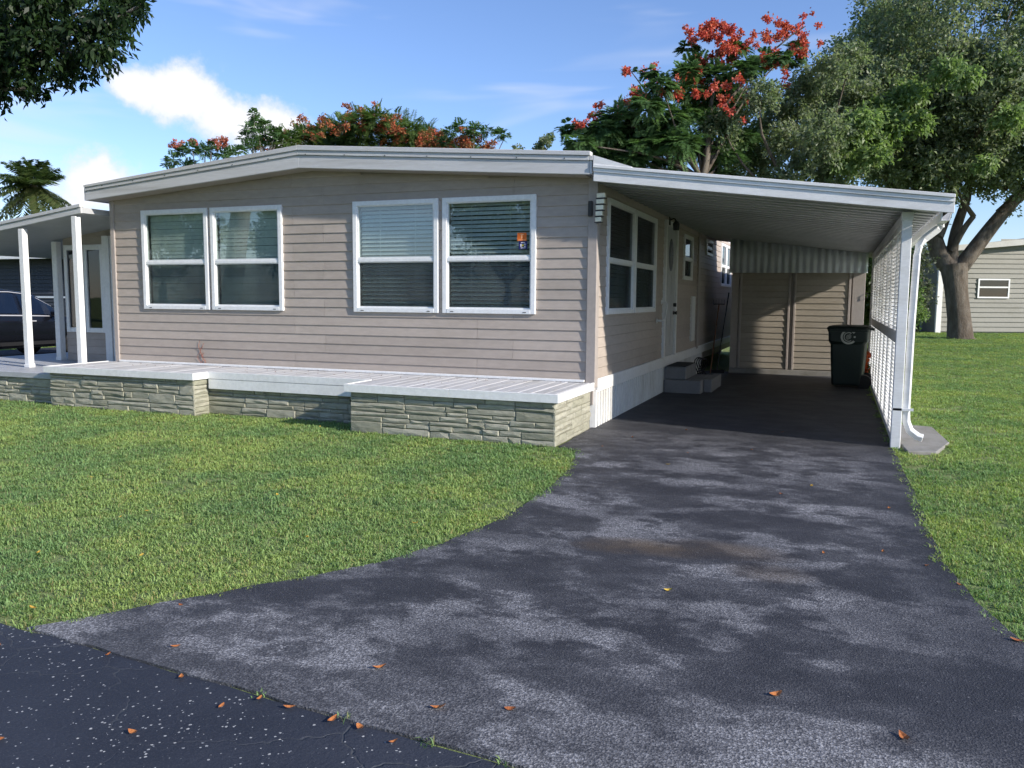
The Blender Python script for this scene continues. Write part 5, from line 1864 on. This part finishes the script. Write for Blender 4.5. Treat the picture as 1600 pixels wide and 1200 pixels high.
def grass(name, label, x0, x1, y0, y1, seed, shift, dens=620):
    rg = np.random.default_rng(seed)
    n = int((x1 - x0) * (y1 - y0) * dens)
    x, y = rg.uniform(x0, x1, n), rg.uniform(y0, y1, n)
    d = np.hypot(x - CAM.x, y - CAM.y)
    keep = rg.random(n) < np.minimum(1.0, (6.0 / np.maximum(d, .1)) ** 1.25)
    ang = np.degrees(np.arctan2(-(x - CAM.x), y - CAM.y)) - 21.4
    keep &= (np.abs(ang) < 44) & (d < 52)
    keep &= ~in_poly(x + shift, y - .02, drive_poly) & (y > -7.12 - .085 * x)
    for (a, b, c_, e) in ((-7.88, .05, -.9, 15), (-7.88, -5.12, -1.12, 0), (-2.62, .05, -1.42, 0), (-11.6, -7.7, -.98, 15), (.4, 3.45, 8.7, 11.3), (-19.5, -14.6, -8, 9)):
        keep &= ~((x > a) & (x < b) & (y > c_) & (y < e))
    keep &= ~((x > 3.48) & (x < 3.93) & (y > -.2) & (y < 1.7) & (rg.random(n) < .93))
    keep &= ~((y < -6.98) & (x > -.80) & (x < 4.7))
    thin = np.sin(x * 1.3 + 2.0 * np.sin(y * .9)) * np.sin(y * 1.6 + 1.4 * np.sin(x * .8 + 1))
    keep &= ~((thin > .80) & (rg.random(n) < .55))
    if shift > 0:
        keep &= ~((x < 3.8 + .12 * np.sin(y * 3)) & (y > -2.0) & (rg.random(n) < .5))
    x, y, d = x[keep], y[keep], d[keep]
    n = len(x)
    z = np.array([rise(a, b) for a, b in zip(x, y)])
    me = bpy.data.meshes.new(name)
    me.vertices.add(n)
    me.vertices.foreach_set('co', np.stack([x, y, z], 1).astype(np.float32).ravel())
    at = me.attributes.new('pick', 'INT', 'POINT')
    at.data.foreach_set('value', rg.integers(0, 5, n).astype(np.int32))
    at = me.attributes.new('turn', 'FLOAT_VECTOR', 'POINT')
    tr = np.stack([rg.normal(0, .12, n), rg.normal(0, .12, n), rg.uniform(0, 6.283, n)], 1).astype(np.float32)
    at.data.foreach_set('vector', tr.ravel())
    at = me.attributes.new('size', 'FLOAT_VECTOR', 'POINT')
    s = rg.uniform(.75, 1.3, n) * np.clip((d / 7.0) ** .45, .8, 2.0)
    clump = .85 + .3 * np.sin(x * 2.1 + np.sin(y * 1.7) * 1.5) * np.sin(y * 1.9 + 1.3)
    sz = np.stack([s, s, np.minimum(s, 1.25) * (0.75 + .25 * clump)], 1).astype(np.float32)
    at.data.foreach_set('vector', sz.ravel())
    me.materials.append(M['grass'])
    o = link(name, me)
    md = o.modifiers.new('scatter', 'NODES')
    md.node_group = ng
    tag(o, label, 'grass', kind='stuff')
    return n


ntuft = grass('front_lawn_grass', 'mown green grass of the front lawn beside the driveway', -22, .75, -7.3, 9, 1, -.035)
ntuft += grass('side_lawn_grass', 'mown green grass right of the carport running back to the oak', 3.25, 24, -7.6, 36, 2, .035)
print('grass tufts', ntuft)


# ------------------------------------------------------------------ fallen leaves
def leaf_object(kind, seed):
    r = random.Random(seed)
    L, W = .030, .015
    curl = r.uniform(.25, .7)
    vs, fs = [], []
    for i in range(6):
        t = i / 5
        w = W * math.sin(math.pi * min(1, t * .92 + .06)) ** .8
        z = curl * .05 * (t - .5) ** 2 * 2
        for s in (-1, 0, 1):
            vs.append((s * w, (t - .5) * L * 2, z + abs(s) * w * .7 * curl + .002))
    for i in range(5):
        for k in range(2):
            a = i * 3 + k
            fs.append((a, a + 1, a + 4, a + 3))
    return vs, fs


for key, a, b in (('leaf_orange', (.50, .19, .06), (.33, .11, .04)), ('leaf_brown', (.13, .05, .028), (.22, .09, .04)), ('leaf_yellow', (.55, .38, .06), (.45, .27, .05))):
    m, t, p = principled(key, a, .6, .25)
    c = mixc(t, obj_random(t), a, b)
    c = mixc(t, mrange(t, noise(t, 60, 4), .5, .75, 0, .6), c, tuple(x * .45 for x in b))
    sock(t, c, p.inputs['Base Color'])
    M[key] = m
leaf_me = {}
for key in ('leaf_orange', 'leaf_brown', 'leaf_yellow'):
    leaf_me[key] = []
    for k in range(3):
        vs, fs = leaf_object(key, k + 5)
        me = bpy.data.meshes.new('fallen_leaf')
        me.from_pydata(vs, [], fs)
        me.materials.append(M[key])
        leaf_me[key].append(me)


def drop_leaf(x, y, z, key, label, group, s=1.0):
    o = bpy.data.objects.new('fallen_leaf', rnd.choice(leaf_me[key]))
    col.objects.link(o)
    o.location = (x, y, z)
    o.rotation_euler = (rnd.uniform(-.18, .18), rnd.uniform(-.18, .18), rnd.uniform(0, 6.28))
    o.scale = (s, s, s)
    tag(o, label, 'leaf', group)


DRIVE_LEAVES = [(2.59, -6.41), (1.64, -6.92), (1.38, -7.02), (0.99, -6.8), (-0.33, -6.55), (0.02, -6.96), (2.74, -4.32), (3.32, -4.35), (3.46, -4.65), (3.61, -5.42), (3.05, -6.58), (3.09, -4.14), (1.97, -0.76), (1.37, -1.22), (2.39, -2.76), (3.19, -2.91), (.45, -1.2), (.62, -.5), (1.1, .3), (2.2, .6)]
for x, y in DRIVE_LEAVES:
    drop_leaf(x, y, .014, 'leaf_orange', 'curled orange brown leaf fallen on the driveway', 'orange leaves on the driveway', rnd.uniform(.5, 1.1))
for x, y in ((2.61, -2.34), (1.96, -5.37), (1.3, -1.9)):
    drop_leaf(x, y, .013, 'leaf_yellow', 'pale yellow leaf fallen on the driveway', 'yellow leaves on the driveway', .8)
for x, y in ((0.84, -7.23), (0.69, -7.22), (-0.19, -7.14), (0.27, -7.19), (0.59, -7.32), (1.05, -7.25), (1.18, -7.26), (1.34, -7.3), (0.43, -7.6), (0.03, -7.81), (-0.73, -7.25)):
    drop_leaf(x, y, .013, 'leaf_orange', 'dry leaf lying on the dark street near the driveway joint', 'dry leaves on the street', rnd.uniform(.5, .85))
for x, y in ((0.13, -4.86), (-0.35, -5.42), (-1.04, -6.11), (-1.8, -5.31), (-1.84, -5.51), (-2.91, -1.54), (-2.15, -1.95), (-3.07, -4.64), (-1.24, -4.55), (-3.6, -2.89), (-1.64, -6.31), (-0.87, -6.96), (-1.33, -2.24), (-0.89, -2.24)):
    drop_leaf(x, y, .062, 'leaf_yellow', 'yellow leaf caught in the grass of the front lawn', 'yellow leaves on the lawn', rnd.uniform(.55, .85))
for i in range(95):
    x = rnd.uniform(-7.6, -.1)
    yf = -1.05 if x < -5.2 else (-.8 if x < -2.6 else -1.35)
    y = yf + (-.09 - yf) * rnd.random() ** .6
    drop_leaf(x, y, DT + .006, 'leaf_brown', 'tiny brown leaf scattered on the white deck', 'brown leaves on the deck', rnd.uniform(.22, .5))
# weeds rooted in the joint between street and driveway
rg = np.random.default_rng(400)
V, Q, Cc, k = [], [], [], 0
for (x, y, s) in ((1.08, -7.225, .7), (1.45, -7.26, .6), (.66, -7.19, .5), (1.75, -7.283, .5), (-.75, -7.07, .9)):
    v, q, c = tuft_mesh(rg.integers(1, 9999), 9, .03, .05 * s)
    V.append(v + np.array([x, y, .005]))
    Q.append(q + k)
    Cc.append(c)
    k += len(v)
o = raw_mesh('joint_weeds', np.concatenate(V), np.concatenate(Q), np.concatenate(Cc), 'grass')
tag(o, 'sparse weeds growing in the joint between street and driveway', 'weeds', kind='stuff')

# dried tendril clinging to the siding
mb = MB()
for (x0, ph, h) in ((-6.02, 0.0, .34), (-5.99, 1.3, .30), (-6.05, 2.2, .22), (-5.97, .6, .16)):
    mb.tube([(x0 + .035 * math.sin(ph + k * .9) - .002 * k, -.024 - .003 * (k % 2), DT + .03 + h * k / 7) for k in range(8)], .0028, 5)
M['vine'] = principled('vine', (.30, .11, .075), .8, .2)[0]
o = mb.build('dried_vine', 'vine', None)
tag(o, 'thin reddish dried vine clinging to the siding above the deck', 'vine')
